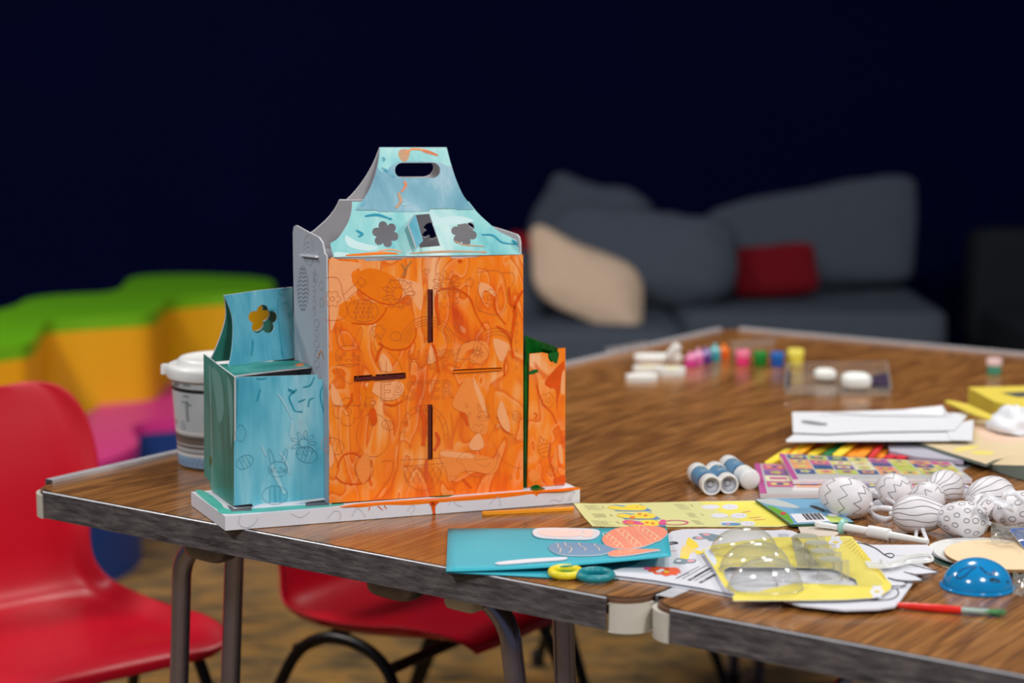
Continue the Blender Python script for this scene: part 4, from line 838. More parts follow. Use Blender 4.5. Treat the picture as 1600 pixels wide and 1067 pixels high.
# --- yellow-green instruction leaflet
YG = mat('pale_yellow_green_paper', S(222, 220, 150), .5, var=.03); YB = mat('lemon_yellow_print', S(238, 226, 90), .5); BLU = mat('cornflower_blue_print', S(96, 146, 190), .5)
YEL = mat('chick_yellow_print', S(246, 216, 60), .5); ORP = mat('orange_print', S(238, 128, 40), .5); PNK = mat('pink_print', S(228, 80, 140), .5); GRYP = mat('bunny_grey_print', S(120, 140, 152), .5); PNKL = mat('light_pink_print', S(238, 160, 170), .5)
Z4 = lambda l: [(870 + x / 4.324, 770 + y / 4.324) for x, y in l]; Z7 = lambda l: [(1020 + x / 5.333, 800 + y / 5.333) for x, y in l]; Z5b = lambda l: [(1060 + x / 4.706, 680 + y / 4.706) for x, y in l]; Z6b = lambda l: [(1300 + x / 5.333, 680 + y / 5.333) for x, y in l]; Z8 = lambda l: [(1280 + x / 4.319, 820 + y / 4.319) for x, y in l]
zl = ZT + .0012
mb = MB(); out = Z4([(112, 68), (240, 72), (500, 68), (900, 58), (1335, 52), (1480, 130), (1590, 215), (1500, 228), (900, 228), (400, 228), (240, 224), (190, 170), (150, 120)])
mb.prism(sheet_pts(out, zl), ZAX, .0006, YG); f = up_face(mb, zl)
f.blob(Z4([(960, 64), (1330, 56), (1470, 130), (1580, 212), (1500, 222), (1340, 220), (1200, 170), (1060, 110)]), YB, smooth=False)
for x, y, s in ((1170, 95, 1), (1230, 155, 1), (1290, 208, .9)): f.blob(circ(*Z4([(x, y)])[0], 13 * s, 4.2 * s, 14), WHITE); f.blob(circ(*Z4([(x - 130, y)])[0], 14, 3.6, 12), WHITE); f.line(Z4([(x - 10, y), (x + 4, y)]), BLACK, .0008); f.line(Z4([(x + 22, y), (x + 34, y)]), BLACK, .0008)
f.line(Z4([(1250, 135), (1310, 125)]), PNK, .0014); f.line(Z4([(1300, 172), (1380, 165)]), PNK, .0014); f.line(Z4([(1330, 186), (1410, 180)]), PNK, .0014)
f.blob(Z4([(1110, 208), (1150, 203), (1235, 206), (1230, 220), (1140, 220)]), BLU); f.blob(Z4([(1135, 209), (1170, 208), (1160, 216)]), PNKL)
for (x, y) in ((340, 90), (400, 145), (440, 195)):
    f.blob(Z4([(x + 10, y), (x + 60, y - 8), (x + 120, y), (x + 230, y - 12), (x + 305, y + 34), (x + 180, y + 36), (x + 60, y + 34)]), BLU, smooth=False)
    f.blob(Z4([(x, y + 10), (x + 50, y - 2), (x + 110, y + 6), (x + 150, y - 6), (x + 220, y - 8), (x + 268, y + 12), (x + 240, y + 30), (x + 140, y + 30), (x + 60, y + 26)]), YEL)
    f.line(Z4([(x + 200, y + 6), (x + 206, y + 10)]), BLACK, .0008)
f.blob(Z4([(490, 165), (520, 160), (530, 175), (500, 178)]), ORP); f.blob(Z4([(445, 195), (480, 186), (560, 200), (590, 218), (500, 216), (460, 212)]), PNK); f.blob(Z4([(470, 198), (510, 196), (520, 212), (480, 208)]), ORP)
for x, y in ((560, 145), (600, 155), (610, 205), (650, 210)): f.blob(circ(*Z4([(x, y)])[0], 3, 1.4, 8), ORP)
f.line([(870 + (800 + 85 * cos(t * pi / 12)) / 4.324, 770 + (203 + 15 * sin(t * pi / 12)) / 4.324) for t in range(24)], PNK, .0022, closed=True)
f.blob(Z4([(700, 190), (730, 186), (735, 215), (690, 218)]), PNK)
for q in (((175, 82), (280, 84), (320, 118), (215, 118)), ((232, 140), (340, 142), (368, 168), (262, 168)), ((228, 186), (360, 188), (400, 222), (262, 222)), ((785, 74), (860, 74), (915, 116), (835, 116)), ((868, 136), (925, 134), (975, 168), (905, 168)), ((905, 186), (960, 184), (1010, 214), (950, 216))):
    textlines(f, Z4(q), 5)
for q in (((300, 88), (315, 88), (328, 108), (312, 108)), ((355, 144), (370, 144), (382, 160), (366, 160)), ((398, 192), (415, 192), (432, 210), (412, 210)), ((900, 76), (912, 76), (930, 96), (914, 96)), ((968, 136), (980, 136), (1000, 156), (984, 156))):
    textlines(f, Z4(q), 3, wd=.0014)
o = tag(mb.build('instruction_leaflet'), 'pale yellow-green printed leaflet with yellow chicks and small text, lying right of the castle', 'leaflet')

# --- orange lolly stick
def bar(mb, a, b, w_, th, m, rnd=True):
    d = (b - a); L = d.length; d.normalize(); s = ZAX.cross(d).normalized(); pts = []
    if rnd:
        for k in range(9): t = pi / 2 + pi * k / 8; pts.append(a + d * (w_ / 2 + cos(t) * w_ / 2) + s * sin(t) * w_ / 2)
        for k in range(9): t = -pi / 2 + pi * k / 8; pts.append(b + d * (-w_ / 2 + cos(t) * w_ / 2) + s * sin(t) * w_ / 2)
    else: pts = [a - s * w_ / 2, b - s * w_ / 2, b + s * w_ / 2, a + s * w_ / 2]
    n = d.cross(s); n = n if n.z > 0 else -n; mb.prism(pts, n, th, m)
mb = MB(); bar(mb, PZ(753, 800, ZT + .0035), PZ(897, 792.5, ZT + .0035), .0075, .0030, mat('orange_stick', S(250, 160, 24), .5)); tag(mb.build('lolly_stick', bevel=.0006), 'single orange craft stick lying right in front of the castle base', 'craft stick')

# --- turquoise folded card with foam stickers
TQ = mat('turquoise_card', S(46, 172, 190), .5, var=.02); z0 = ZT + .0016
card = thing('greeting_card', tuple(PZ(870, 870)), 'folded turquoise card decorated with egg and paw stickers, lying at the front table edge', 'card')
LL = [PZ(x, y, z0) for x, y in ((701, 829), (1046, 846), (1060, 903), (912, 905), (697, 894))]
mb = MB(); mb.prism(LL, ZAX, .0008, TQ, side=mat('card_cut_edge', S(20, 110, 128), .6)); mb.build('lower_leaf', card)
# upper leaf rises towards the right front corner: ruled surface between fold edge and the free edge
ZN = lambda s, t: ZT + .0030 + s * (.0035 + .014 * t * s)
def leaf(s, t):     # s along the card, t from back to front; photo outline of the raised leaf
    bx = (700 + 342 * s, 826 - 1.5 * s); fx = (697 + 352 * s, 893 - 22 * s ** 1.15 + 3 * sin(pi * s) - 2 * s)
    z = ZN(s, t); a = PZ(bx[0], bx[1], ZN(s, 0)); b = PZ(fx[0], fx[1], ZN(s, 1)); p = a.lerp(b, t); p.z = ZN(s, 0) * (1 - t) + ZN(s, 1) * t; return p
ns, nt_ = 24, 8; vs = [leaf(i / ns, j / nt_) for i in range(ns + 1) for j in range(nt_ + 1)]
mb = MB(); mb.add(vs, [[i * (nt_ + 1) + j, i * (nt_ + 1) + j + 1, (i + 1) * (nt_ + 1) + j + 1, (i + 1) * (nt_ + 1) + j] for i in range(ns) for j in range(nt_)], TQ)
up = mb.build('upper_leaf', card, smooth=True); md = up.modifiers.new('s', 'SOLIDIFY'); md.thickness = .0006; md.offset = 0
def leafpt(px, py, off=.0008):
    """real point on the raised leaf seen at a photo position"""
    r = ray(px, py); best = None; s, t = .5, .5
    for _ in range(40):
        p = leaf(s, t); q = CAM + r * ((p - CAM).dot(r) / r.dot(r)); e = q - p
        ds = (leaf(s + .01, t) - p) / .01; dt = (leaf(s, t + .01) - p) / .01
        # flatten: solve least squares against components perpendicular to the ray
        rr = r.normalized(); a = ds - rr * ds.dot(rr); b = dt - rr * dt.dot(rr); e = e - rr * e.dot(rr)
        A11, A12, A22 = a.dot(a), a.dot(b), b.dot(b); det = A11 * A22 - A12 * A12
        if abs(det) < 1e-14: break
        s += (e.dot(a) * A22 - e.dot(b) * A12) / det; t += (e.dot(b) * A11 - e.dot(a) * A12) / det; s = max(-.05, min(1.05, s)); t = max(-.1, min(1.1, t))
    n = (leaf(s + .01, t) - leaf(s, t)).cross(leaf(s, t + .01) - leaf(s, t)).normalized(); n = n if n.z > 0 else -n
    return leaf(s, t) + n * off
CORAL = mat('coral_foam', S(244, 146, 116), .6); CREAM = mat('cream_print_line', S(250, 216, 176), .6); SLATE = mat('slate_blue_foam', S(112, 146, 178), .6); PALEP = mat('pale_pink_print', S(250, 214, 204), .6)
Z9 = lambda l: [(690 + x / 4.324, 800 + y / 4.324) for x, y in l]
def sticker(outline, m, lines=(), lm=None, lw=.0007, blobs=(), lab=None, side=None):
    mb = MB(); P = [leafpt(p.x, p.y, .0022) for p in cr([(x, y, 0) for x, y in outline], True, 4)]
    mb.prism(P, ZAX, .0013, m, side=side or WHITE)
    for l in lines: mb.line([leafpt(p.x, p.y, .0022) for p in cr([(x, y, 0) for x, y in l], False, 4)], lw, lm, ZAX, .0003)
    for b_, bm in blobs: mb.poly([leafpt(p.x, p.y, .0022) for p in cr([(x, y, 0) for x, y in b_], True, 4)], bm, ZAX, .0002)
    o = mb.build('foam_sticker', up); o['label'] = lab
sticker(Z9([(615, 150), (625, 130), (660, 120), (800, 118), (1000, 124), (1060, 135), (1070, 155), (1050, 178), (1010, 192), (940, 196), (800, 192), (680, 185), (630, 172)]), WHITE,
        blobs=[(Z9([(650, 140), (700, 130), (900, 130), (950, 150), (920, 176), (780, 180), (680, 168)]), PALEP)] + [(circ(*Z9([(x, y)])[0], 9, 2.2, 10), PALEP) for x, y in ((985, 140), (1000, 156), (985, 172))], lab='white rounded paw sticker with pale pink pads')
egg_l = [Z9([(1140 + k * 95, 250 - 0 - k * 25) for k in (0,)])[0]]
sticker(Z9([(1085, 200), (1110, 160), (1180, 122), (1300, 105), (1420, 105), (1500, 120), (1525, 150), (1500, 185), (1430, 220), (1340, 250), (1230, 260), (1130, 245)]), CORAL,
        [Z9([(1175, 125), (1240, 190), (1310, 255)]), Z9([(1300, 108), (1370, 180), (1420, 222)])] +
        [Z9([(x0 + k * dx + 20 * cos(t * pi / 4), y0 + k * dy + 14 * sin(t * pi / 4)) for k in range(5) for t in range(8)]) for x0, y0, dx, dy in ((1110, 165, 24, 20), (1215, 140, 28, 24), (1350, 118, 28, 20))], CREAM, .0008, lab='coral egg sticker with cream loops')
sticker(Z9([(725, 250), (745, 228), (820, 216), (940, 218), (1040, 224), (1120, 238), (1170, 262), (1130, 285), (1060, 300), (930, 305), (820, 300), (755, 280)]), SLATE,
        [Z9([(770, 225), (790, 235), (785, 250), (805, 262), (800, 290)]), Z9([(835, 220), (840, 240), (875, 255), (880, 270), (860, 290)]), Z9([(930, 220), (935, 240), (975, 262), (965, 275)]), Z9([(1040, 226), (1035, 240), (1060, 255), (1070, 275)])], CREAM, .0008, lab='slate blue oblong sticker with wavy cream lines')
sticker(Z9([(1125, 300), (1150, 275), (1220, 264), (1340, 262), (1480, 266), (1400, 280), (1300, 298), (1180, 310)]), CORAL, [Z9([(1180, 270), (1210, 285), (1195, 300)]), Z9([(1220, 290), (1290, 272), (1260, 290)])], CREAM, .0008, lab='half coral egg sticker at the card edge')
sticker(Z9([(362, 357), (420, 345), (600, 328), (780, 318), (840, 317), (850, 324), (800, 335), (600, 350), (450, 362), (390, 364)]), WHITE, lab='thin white sliver sticker seen edge-on')

# --- scissors under the card
sc = thing('scissors', tuple(PZ(900, 895)), 'scissors with one yellow and one teal handle loop, poking out under the turquoise card', 'scissors')
def loop_(px, m, name):
    mb = MB(); c = PZ(px[0], px[1], ZT + .0055); P = []
    for k in range(28): t = 2 * pi * k / 28; P.append(c + E_ * .0 + V((cos(t) * px[2], sin(t) * px[3], 0)))
    mb.tube(P, .0042, m, 12, closed=True); return mb.build(name, sc, smooth=True)
loop_((884, 893.5, .0150, .017), mat('yellow_handle_plastic', S(236, 218, 40), .35), 'handle_loop')['label'] = 'yellow handle loop'
loop_((930, 898, .0170, .018), mat('teal_handle_plastic', S(18, 132, 140), .35), 'handle_loop')['label'] = 'teal handle loop'
mb = MB(); mb.prism([PZ(x, y, ZT + .0042) for x, y in ((893, 879), (903, 878), (968, 854), (966, 852))], ZAX, .0012, STEELD); mb.build('blade', sc)
mb = MB(); mb.prism([PZ(x, y, ZT + .0056) for x, y in ((923, 882), (931, 883), (975, 856), (972, 854))], ZAX, .0012, STEELD); mb.build('blade', sc)

# --- white mask cards with printed animals
ACT = mat('activity_card_white', S(218, 219, 226), .45, var=.02)
MAG = mat('lion_orange_print', S(232, 84, 34), .5); BLK3 = mat('bold_black_print', S(34, 30, 32), .5)
def stack(name, outl, z, th, label, cat, m=ACT, side=None, edge=None):
    mb = MB(); P = cr([(x, y, 0) for x, y in outl], True, 3) if name.endswith('~') else [V((x, y, 0)) for x, y in outl]
    mb.prism([PZ(p.x, p.y, z) for p in P], ZAX, th, m, side=side or m); return mb, up_face(mb, z)
OUTA = Z7([(-405, 510), (-395, 500), (-150, 440), (20, 330), (60, 250), (100, 200), (160, 160), (250, 142), (420, 138), (700, 140), (760, 150), (1000, 152), (1090, 145), (1160, 155), (1230, 185), (1260, 230), (1230, 690), (900, 730), (660, 682), (400, 630), (0, 565), (-200, 540), (-380, 520)])
mb, f = stack('x', [(x, y + 3.5) for x, y in OUTA], ZT + .0024, .0018, '', '', ACT, WHITE); tag(mb.build('craft_card'), 'lower white card of the stack under the animal-print card, showing only its edge', 'card', 'white craft cards')
mb, f = stack('x', OUTA, ZT + .0044, .0018, '', '', ACT, mat('grey_card_edge', S(120, 120, 132), .7))
# prints: grey bunnies, yellow wedge, orange lion, black bars
f.blob(Z7([(380, 185), (420, 175), (500, 182), (570, 200), (585, 212), (550, 222), (530, 238), (480, 243), (440, 225), (400, 230), (345, 226), (328, 214), (350, 203), (410, 203)]), GRYP)
f.blob(Z7([(410, 182), (450, 180), (480, 192), (440, 196)]), PNKL); f.blob(Z7([(350, 212), (400, 208), (420, 220), (380, 224)]), PNKL)
f.blob(Z7([(300, 212), (325, 225), (370, 260), (385, 290), (345, 310), (310, 350), (290, 395), (250, 395), (225, 385), (240, 300), (275, 280), (280, 240)]), YEL, smooth=False)
f.blob(Z7([(345, 320), (400, 325), (420, 345), (370, 352)]), YEL)
for k in range(5): f.line(Z7([(262 + k * 22, 260 + k * 14), (242 + k * 20, 380 - k * 8)]), CREAM, .0009, off=.0005)
f.blob(Z7([(180, 405), (210, 385), (300, 395), (350, 395), (362, 408), (340, 425), (280, 428), (260, 435), (190, 430), (170, 420)]), GRYP); f.blob(Z7([(290, 403), (340, 400), (345, 412), (300, 418)]), PNKL)
f.blob(Z7([(200, 400), (235, 402), (230, 415), (195, 415)]), WHITE)
f.blob([(x + (random.random() - .5) * .8, y + (random.random() - .5) * .6) for x, y in Z7([(-70, 458), (-40, 462), (20, 455), (80, 462), (140, 462), (195, 465), (225, 475), (205, 480), (245, 490), (215, 497), (240, 512), (200, 512), (205, 528), (150, 526), (110, 538), (70, 522), (20, 520), (0, 502), (-40, 498), (-30, 485), (-72, 480)])], MAG, smooth=False)
f.blob(circ(*Z7([(75, 486)])[0], 4.5, 1.8, 10), WHITE); f.blob(circ(*Z7([(50, 498)])[0], 4.5, 1.8, 10), WHITE); f.blob(circ(*Z7([(115, 500)])[0], 4.5, 1.6, 10), YEL); f.blob(Z7([(-70, 460), (-30, 465), (-20, 480), (-60, 482)]), PNK)
f.line(Z7([(190, 558), (240, 535), (300, 508)]), TXTG, .0012)
for (x0, y0, x1, y1, w_) in ((300, 572, 480, 468, .0030), (392, 592, 520, 522, .0030), (350, 575, 500, 487, .0008), (245, 560, 450, 445, .0008), (200, 552, 390, 455, .0008)): f.line(Z7([(x0, y0), (x1, y1)]), BLK3, w_)
f.line(Z7([(315, 563), (345, 546)]), WHITE, .001, off=.0009); f.line(Z7([(410, 582), (440, 566)]), WHITE, .001, off=.0009)
f.stroke(Z7([(130, 265), (150, 255), (185, 253), (208, 262), (160, 268), (135, 278), (125, 290)]), 1.6, BLK3); f.line(Z7([(110, 330), (160, 328), (205, 322)]), MAG, .001)
for k in range(5): f.line(Z7([(1040 + k * 4, 190 + k * 9), (1090, 184 + k * 9), (1140 - k * 4, 192 + k * 9)]), GRYP, .0009)
tag(mb.build('craft_card'), 'white card printed with grey bunnies and an orange lion, left of the clear blister pack', 'card', None)

OUTB = [(1196, 862), (1250, 838), (1330, 842), (1356, 851), (1449, 851), (1458, 861), (1441, 882), (1430, 905), (1405, 940), (1398, 947), (1372, 951), (1320, 952.5), (1250, 945), (1225, 938)]
mb, f = stack('x', OUTB, ZT + .0068, .0018, '', '', ACT, WHITE)
f.stroke([(1334, 847.5), (1350, 850), (1368, 857), (1382, 867), (1392, 871.5), (1397, 868), (1392, 865), (1383, 866)], 1.5, BLK3); f.line([(1398, 869), (1420, 868), (1437, 871)], BLK3, .0006)
f.stroke([(1388, 921), (1396, 915), (1404, 927), (1396, 935), (1380, 938), (1360, 938)], 1.8, BLK3); f.stroke([(1384, 921), (1392, 918), (1388, 924)], 1.2, BLK3)
tag(mb.build('craft_card'), 'white card with bold black curls sticking out under the blister pack at its lower right', 'card')
# feathered wing cut-out with white elastic
wing = thing('paper_wing', tuple(PZ(1400, 890)), 'white paper wing cut-out with black outlined feathers and a white elastic tied to it', 'paper cut-out')
mb = MB(); zw = ZT + .0090
OW = Z8([(240, 270), (480, 262), (590, 262), (680, 262), (805, 318), (790, 324), (690, 332), (640, 335), (695, 370), (680, 378), (620, 380), (560, 376), (585, 402), (560, 412), (520, 420), (470, 418), (400, 420), (300, 380)])
mb.prism([PZ(x, y, zw) for x, y in OW], ZAX, .0012, ACT); f = up_face(mb, zw)
for l, w_ in ((Z8([(590, 264), (680, 285), (760, 305), (804, 318), (780, 326), (690, 334), (640, 333), (570, 320)]), 1.0), (Z8([(575, 320), (640, 340), (694, 368), (682, 378), (600, 380), (520, 372), (462, 358)]), 1.2), (Z8([(465, 362), (520, 378), (580, 385), (586, 402), (560, 412), (480, 416)]), 1.4)): f.stroke(l, w_, BLK3)
mb.build('wing', wing)
for k, (dy, dx) in enumerate(((0, 0), (5, 6), (10, 2), (16, 8))):
    mb = MB(); P = [PZ(p.x, p.y, ZT + .0122 + .0022 * (k % 2)) for p in cr([(x + dx / 4, y + dy / 4, 0) for x, y in Z8([(310, 250), (400, 252), (450, 262), (520, 240), (600, 205), (700, 190), (750, 200), (755, 225), (700, 235), (600, 240), (520, 260), (450, 270), (380, 272), (320, 268)])], False, 5)]
    mb.tube(P, .0011, WPLAS, 6); mb.build('elastic_cord', wing, smooth=True)
mb = MB(); P = [PZ(p.x, p.y, ZT + .0148) for p in cr([(x, y, 0) for x, y in Z8([(415, 238), (440, 255), (475, 262), (480, 280), (440, 276), (425, 255)])], False, 4)]; mb.tube(P, .0015, WPLAS, 6); mb.build('elastic_knot', wing, smooth=True)

# --- yellow card blister pack with clear half eggs and pots
bp_ = thing('blister_pack', tuple(PZ(1240, 900)), 'yellow-framed blister pack with clear plastic half eggs and little clear pots', 'packaging')
YCARD = mat('yellow_pack_card', S(238, 222, 92), .4, var=.03); zb_ = ZT + .0105
OY = Z7([(410, 315), (445, 300), (520, 272), (1000, 210), (1630, 200), (1660, 205), (1950, 560), (1990, 600), (1985, 640), (1900, 700), (1830, 715), (1600, 730), (1300, 735), (1000, 735), (670, 738), (665, 700), (690, 680), (600, 625), (560, 560), (500, 450), (450, 380)])
HOLE = Z7([(590, 480), (640, 455), (1180, 460), (1500, 470), (1690, 560), (1710, 610), (1200, 590), (960, 640), (880, 665), (700, 660), (650, 610), (600, 540)])
mb = MB(); mb.prism([PZ(x, y, zb_) for x, y in OY], ZAX, .0006, YCARD, WHITE, WHITE, [[PZ(x, y, zb_) for x, y in HOLE]]); f = up_face(mb, zb_)
YST = mat('darker_yellow_stripe', S(228, 204, 44), .4)
for k in range(16): f.line([(1331 + k * 3.2, 842 + k * 3.6), (1318 + k * 4.4, 850 + k * 3.8)], YST, .0010)
for cx, cy in (Z8([(390, 450)])[0], Z8([(110, 118)])[0]): f.blob(flower(cx, cy, 11, 6), WHITE, smooth=False); f.blob(circ(cx, cy, 4.5, 1.8, 10), YST)
f.blob(Z7([(430, 325), (470, 300), (520, 380), (530, 430), (510, 440), (460, 380)]), mat('torn_white_core', S(206, 212, 222), .7))
mb.build('backing_card', bp_)
mb = MB(); P = cr([(x, y, 0) for x, y in Z7([(520, 278), (1000, 215), (1620, 206), (1700, 300), (1900, 560), (1840, 620), (1250, 600), (930, 640), (700, 668), (620, 600), (560, 460)])], True, 3)
mb.poly([PZ(p.x, p.y, zb_ + .0012) for p in P], clear('very_clear_film', edge=.15, base=.05), ZAX); tray_ = mb.build('clear_tray', bp_)
def dome(lx, ty, rx_, by):       # photo left, top, right, base y
    cx = (lx + rx_) / 2; c = PZ(cx, by, zb_ + .0015); r = (rx_ - lx) / FPX * (c - CAM).dot(F_) / 2
    h = (c.z + (by - ty) / FPX * (c - CAM).dot(F_)) - c.z; h = h * .98; vs = []; nu, nv = 40, 14
    for i in range(nv + 1):
        v = pi / 2 * i / nv
        for j in range(nu):
            u = 2 * pi * j / nu; x = cos(u) * cos(v) * r * (1 - .10 * cos(u)); y = sin(u) * cos(v) * r * .66
            vs.append(c + V((x, y, sin(v) * h)))
    mb = MB(); mb.add(vs, [[i * nu + j, i * nu + (j + 1) % nu, (i + 1) * nu + (j + 1) % nu, (i + 1) * nu + j] for i in range(nv) for j in range(nu)], CLEAR)
    P = [c + V((cos(2 * pi * k / 40) * r * (1 - .10 * cos(2 * pi * k / 40)) * 1.01, sin(2 * pi * k / 40) * r * .67, .0004)) for k in range(40)]; mb.tube(P, .0007, CLEARW, 6, closed=True)
    mb.build('clear_half_egg', tray_, smooth=True, angle=80)
dome(1115, 821, 1220, 862); dome(1130, 844, 1241, 890); dome(1144, 868.5, 1260, 918)
for cx, cy, hh in ((1259, 838.5, .013), (1276, 849, .016), (1284.5, 861.5, .019), (1297, 874.5, .022)):
    c = PZ(cx, cy, zb_ + hh); r = 19.5 / FPX * (c - CAM).dot(F_); c0 = V((c.x, c.y, zb_ + .001)); mb = MB()
    mb.lathe(c0, [(r * 1.05, 0), (r * .95, hh * .9), (r * .92, hh)], CLEAR, seg=24)
    mb.lathe(c0, [(r * .92, hh), (0, hh - .001)], mat('grey_clear_pot_base', S(172, 172, 152), .3), seg=24); mb.build('clear_pot', tray_, smooth=True, angle=40)
    mb = MB(); e = PZ(cx + 24, cy + 3, zb_ + hh); mb.lathe(V((e.x, e.y, zb_ + .001)), [(r * .35, 0), (r * .3, hh), (0, hh)], CLEARW, seg=12); mb.build('clear_stud', tray_, smooth=True)
mb = MB(); a, b, c, d = PZ(1240, 841, zb_ + .006), PZ(1236, 834, zb_ + .012), PZ(1280, 890, zb_ + .004), PZ(1248, 884, zb_ + .004)
mb.prism([PZ(1236, 838, zb_ + .010), PZ(1243, 835, zb_ + .010), PZ(1282, 884, zb_ + .006), PZ(1246, 884, zb_ + .006)], ZAX, .0012, CLEAR); mb.build('clear_ridge', tray_)

# --- white dispensing stick with green collar, beige card
mb = MB(); mb.prism([PZ(x, y, ZT + .0026) for x, y in Z5b([(880, 670), (1060, 665), (1180, 715), (1150, 740), (1000, 740), (905, 730)])], ZAX, .002, mat('beige_board_piece', S(208, 196, 180), .7)); tag(mb.build('card_piece'), 'small beige cardboard piece behind the clear pots', 'cardboard piece')
st = thing('pipette_stick', tuple(PZ(1370, 832)), 'long white plastic stick with a pale green collar lying in front of the drawn-on eggs', 'plastic stick')
PG = mat('pale_green_plastic', S(150, 206, 192), .35); hz = ZT + .0065
A0, A1 = PZ(1318, 823.5, hz), PZ(1450, 846.5, hz); dS = (A1 - A0).normalized()
mb = MB(); mb.tube([A0, A0.lerp(A1, .30), A0.lerp(A1, .31), A0.lerp(A1, .55), A0.lerp(A1, .56), A1], [.0052, .005, .0075, .0075, .0046, .0034], WPLAS, 16); mb.build('shaft', st, smooth=True, angle=40)
mb = MB(); mb.tube([A0 - dS * .004, A0 - dS * .001, A0 + dS * .002], [.0075, .0105, .0075], PG, 18); mb.build('collar', st, smooth=True)
mb = MB(); q0, q1 = PZ(1273, 815.5, ZT + .010), A0; bar(mb, q0, q1, .011, .003, WPLAS); mb.build('paddle_end', st, bevel=.0008)

# --- green and blue packet with barcode
pk = MB(); PKG = mat('leaf_green_print', S(110, 172, 52), .35); PKB = mat('sky_blue_print', S(120, 172, 204), .35); PKD = mat('dark_green_print', S(40, 80, 44), .4)
zp = ZT + .0058
pk.prism([PZ(x, y, zp) for x, y in Z5b([(565, 470), (700, 462), (1040, 468), (1290, 636), (860, 655), (830, 655), (700, 560)])], ZAX, .003, PKB, side=PKD); f = up_face(pk, zp)
f.blob(Z5b([(640, 510), (700, 525), (800, 570), (850, 645), (835, 652), (700, 560)]), PKG, smooth=False); f.blob(Z5b([(575, 475), (700, 468), (820, 500), (890, 532), (780, 528), (650, 505)]), mat('silver_grey_fold', S(200, 206, 204), .3)); f.blob(Z5b([(1080, 600), (1140, 590), (1250, 630), (1120, 638)]), mat('meadow_green_print', S(190, 210, 90), .4))
f.blob(Z5b([(1100, 580), (1140, 575), (1180, 590), (1120, 598)]), WHITE); f.blob(Z5b([(965, 522), (1010, 520), (1075, 548), (1060, 560)]), BLK3); f.blob(circ(*Z5b([(770, 575)])[0], 4.5, 2, 10), mat('red_spot_print', S(214, 60, 80), .4))
f.blob(Z5b([(820, 580), (1050, 572), (1115, 632), (875, 645)]), WHITE, smooth=False)
for k in range(22): 
    if k % 5 != 3: f.line(Z5b([(905 + k * 6, 580 - k * .2), (945 + k * 6.2, 625 - k * .2)]), BLK3, .0004 + .0003 * (k % 3), off=.0006)
textlines(f, Z5b([(840, 590), (890, 588), (935, 632), (885, 634)]), 5, TXTG); textlines(f, Z5b([(1040, 580), (1060, 580), (1100, 620), (1080, 622)]), 3, TXTG)
tag(pk.build('sticker_packet'), 'green and sky-blue packet with a white barcode panel lying on the end of the leaflet', 'packet')

# --- glue sticks
GBL = mat('steel_blue_label', S(96, 140, 172), .35); GBD = mat('navy_label_band', S(26, 62, 116), .35); GYE = mat('yellow_label_spot', S(226, 214, 70), .4); GRC = mat('grey_cap_recess', S(176, 178, 186), .4)
def glue(near, far, open_end, label, yspot=True):
    r = .0128; a = PZ(near[0], near[1], ZT + r); b = PZ(far[0], far[1], ZT + r); d = (b - a).normalized(); L = .098
    root = thing('glue_stick', tuple(V((a.x, a.y, ZT))), label, 'glue stick', 'glue sticks in a row')
    mb = MB(); ax = d
    if open_end:
        mb.lathe(a, [(.0, .007), (.0030, .007), (.0034, .010), (.0088, .006), (.0100, .0006), (.0118, 0), (r, .001), (r, .016), (r * .985, .0165)], WPLAS, ax, 32, [GRC, GRC, GRC, GRC, WPLAS, WPLAS, WPLAS, WPLAS]); mb.build('turning_end', root, smooth=True, angle=40)
        mb = MB(); mb.lathe(a, [(r * .985, .0165), (r * .985, .0215), (r * .985, .062)], GBL, ax, 32, [GBD, GBL])
    else:
        mb.lathe(a, [(0, 0), (r * .8, .0005), (r * 1.04, .003), (r * 1.06, .030), (r * .985, .0305)], WPLAS, ax, 32); mb.build('cap', root, smooth=True, angle=40)
        mb = MB(); mb.lathe(a, [(r * .985, .0305), (r * .985, .037), (r * .985, .078)], GBL, ax, 32, [GBD, GBL])
    e = .062 if open_end else .078; side = ax.cross(ZAX).normalized()
    pt = lambda h, t: a + ax * h + (ZAX * cos(t) + side * sin(t)) * r * .985
    nf = lambda p: ((p - a) - ax * (p - a).dot(ax)).normalized()
    for h in (.036, .042, .048): mb.line([pt(h + (.018 if not open_end else 0), -.5 + k * .14) for k in range(7)], .0016, TXTG if h > .04 else WHITE, nf)
    if yspot: mb.poly([pt(h, t) for h, t in ((.053, -.1), (.061, -.1), (.061, .7), (.053, .7))], GYE, nf(pt(.057, .3)), .0006)
    mb.lathe(a, [(r * .99, e - .003), (r * .99, e)], GBD, ax, 32); mb.build('label_sleeve', root, smooth=True, angle=40)
    mb = MB(); mb.lathe(a, [(r * .985, e), (r * 1.04, e + .0005), (r * 1.04, e + .018), (r * .85, e + .024), (0, e + .026)], WPLAS, ax, 32); mb.build('cap' if open_end else 'turning_end', root, smooth=True, angle=40)
glue((1112, 759), (1089, 738), True, 'leftmost of the three white and blue glue sticks, open end facing the viewer')
glue((1139, 757), (1116, 736), True, 'middle one of the three white and blue glue sticks, open end facing the viewer')
glue((1173, 750), (1145, 731), False, 'rightmost of the three glue sticks, its smooth white cap facing the viewer', False)

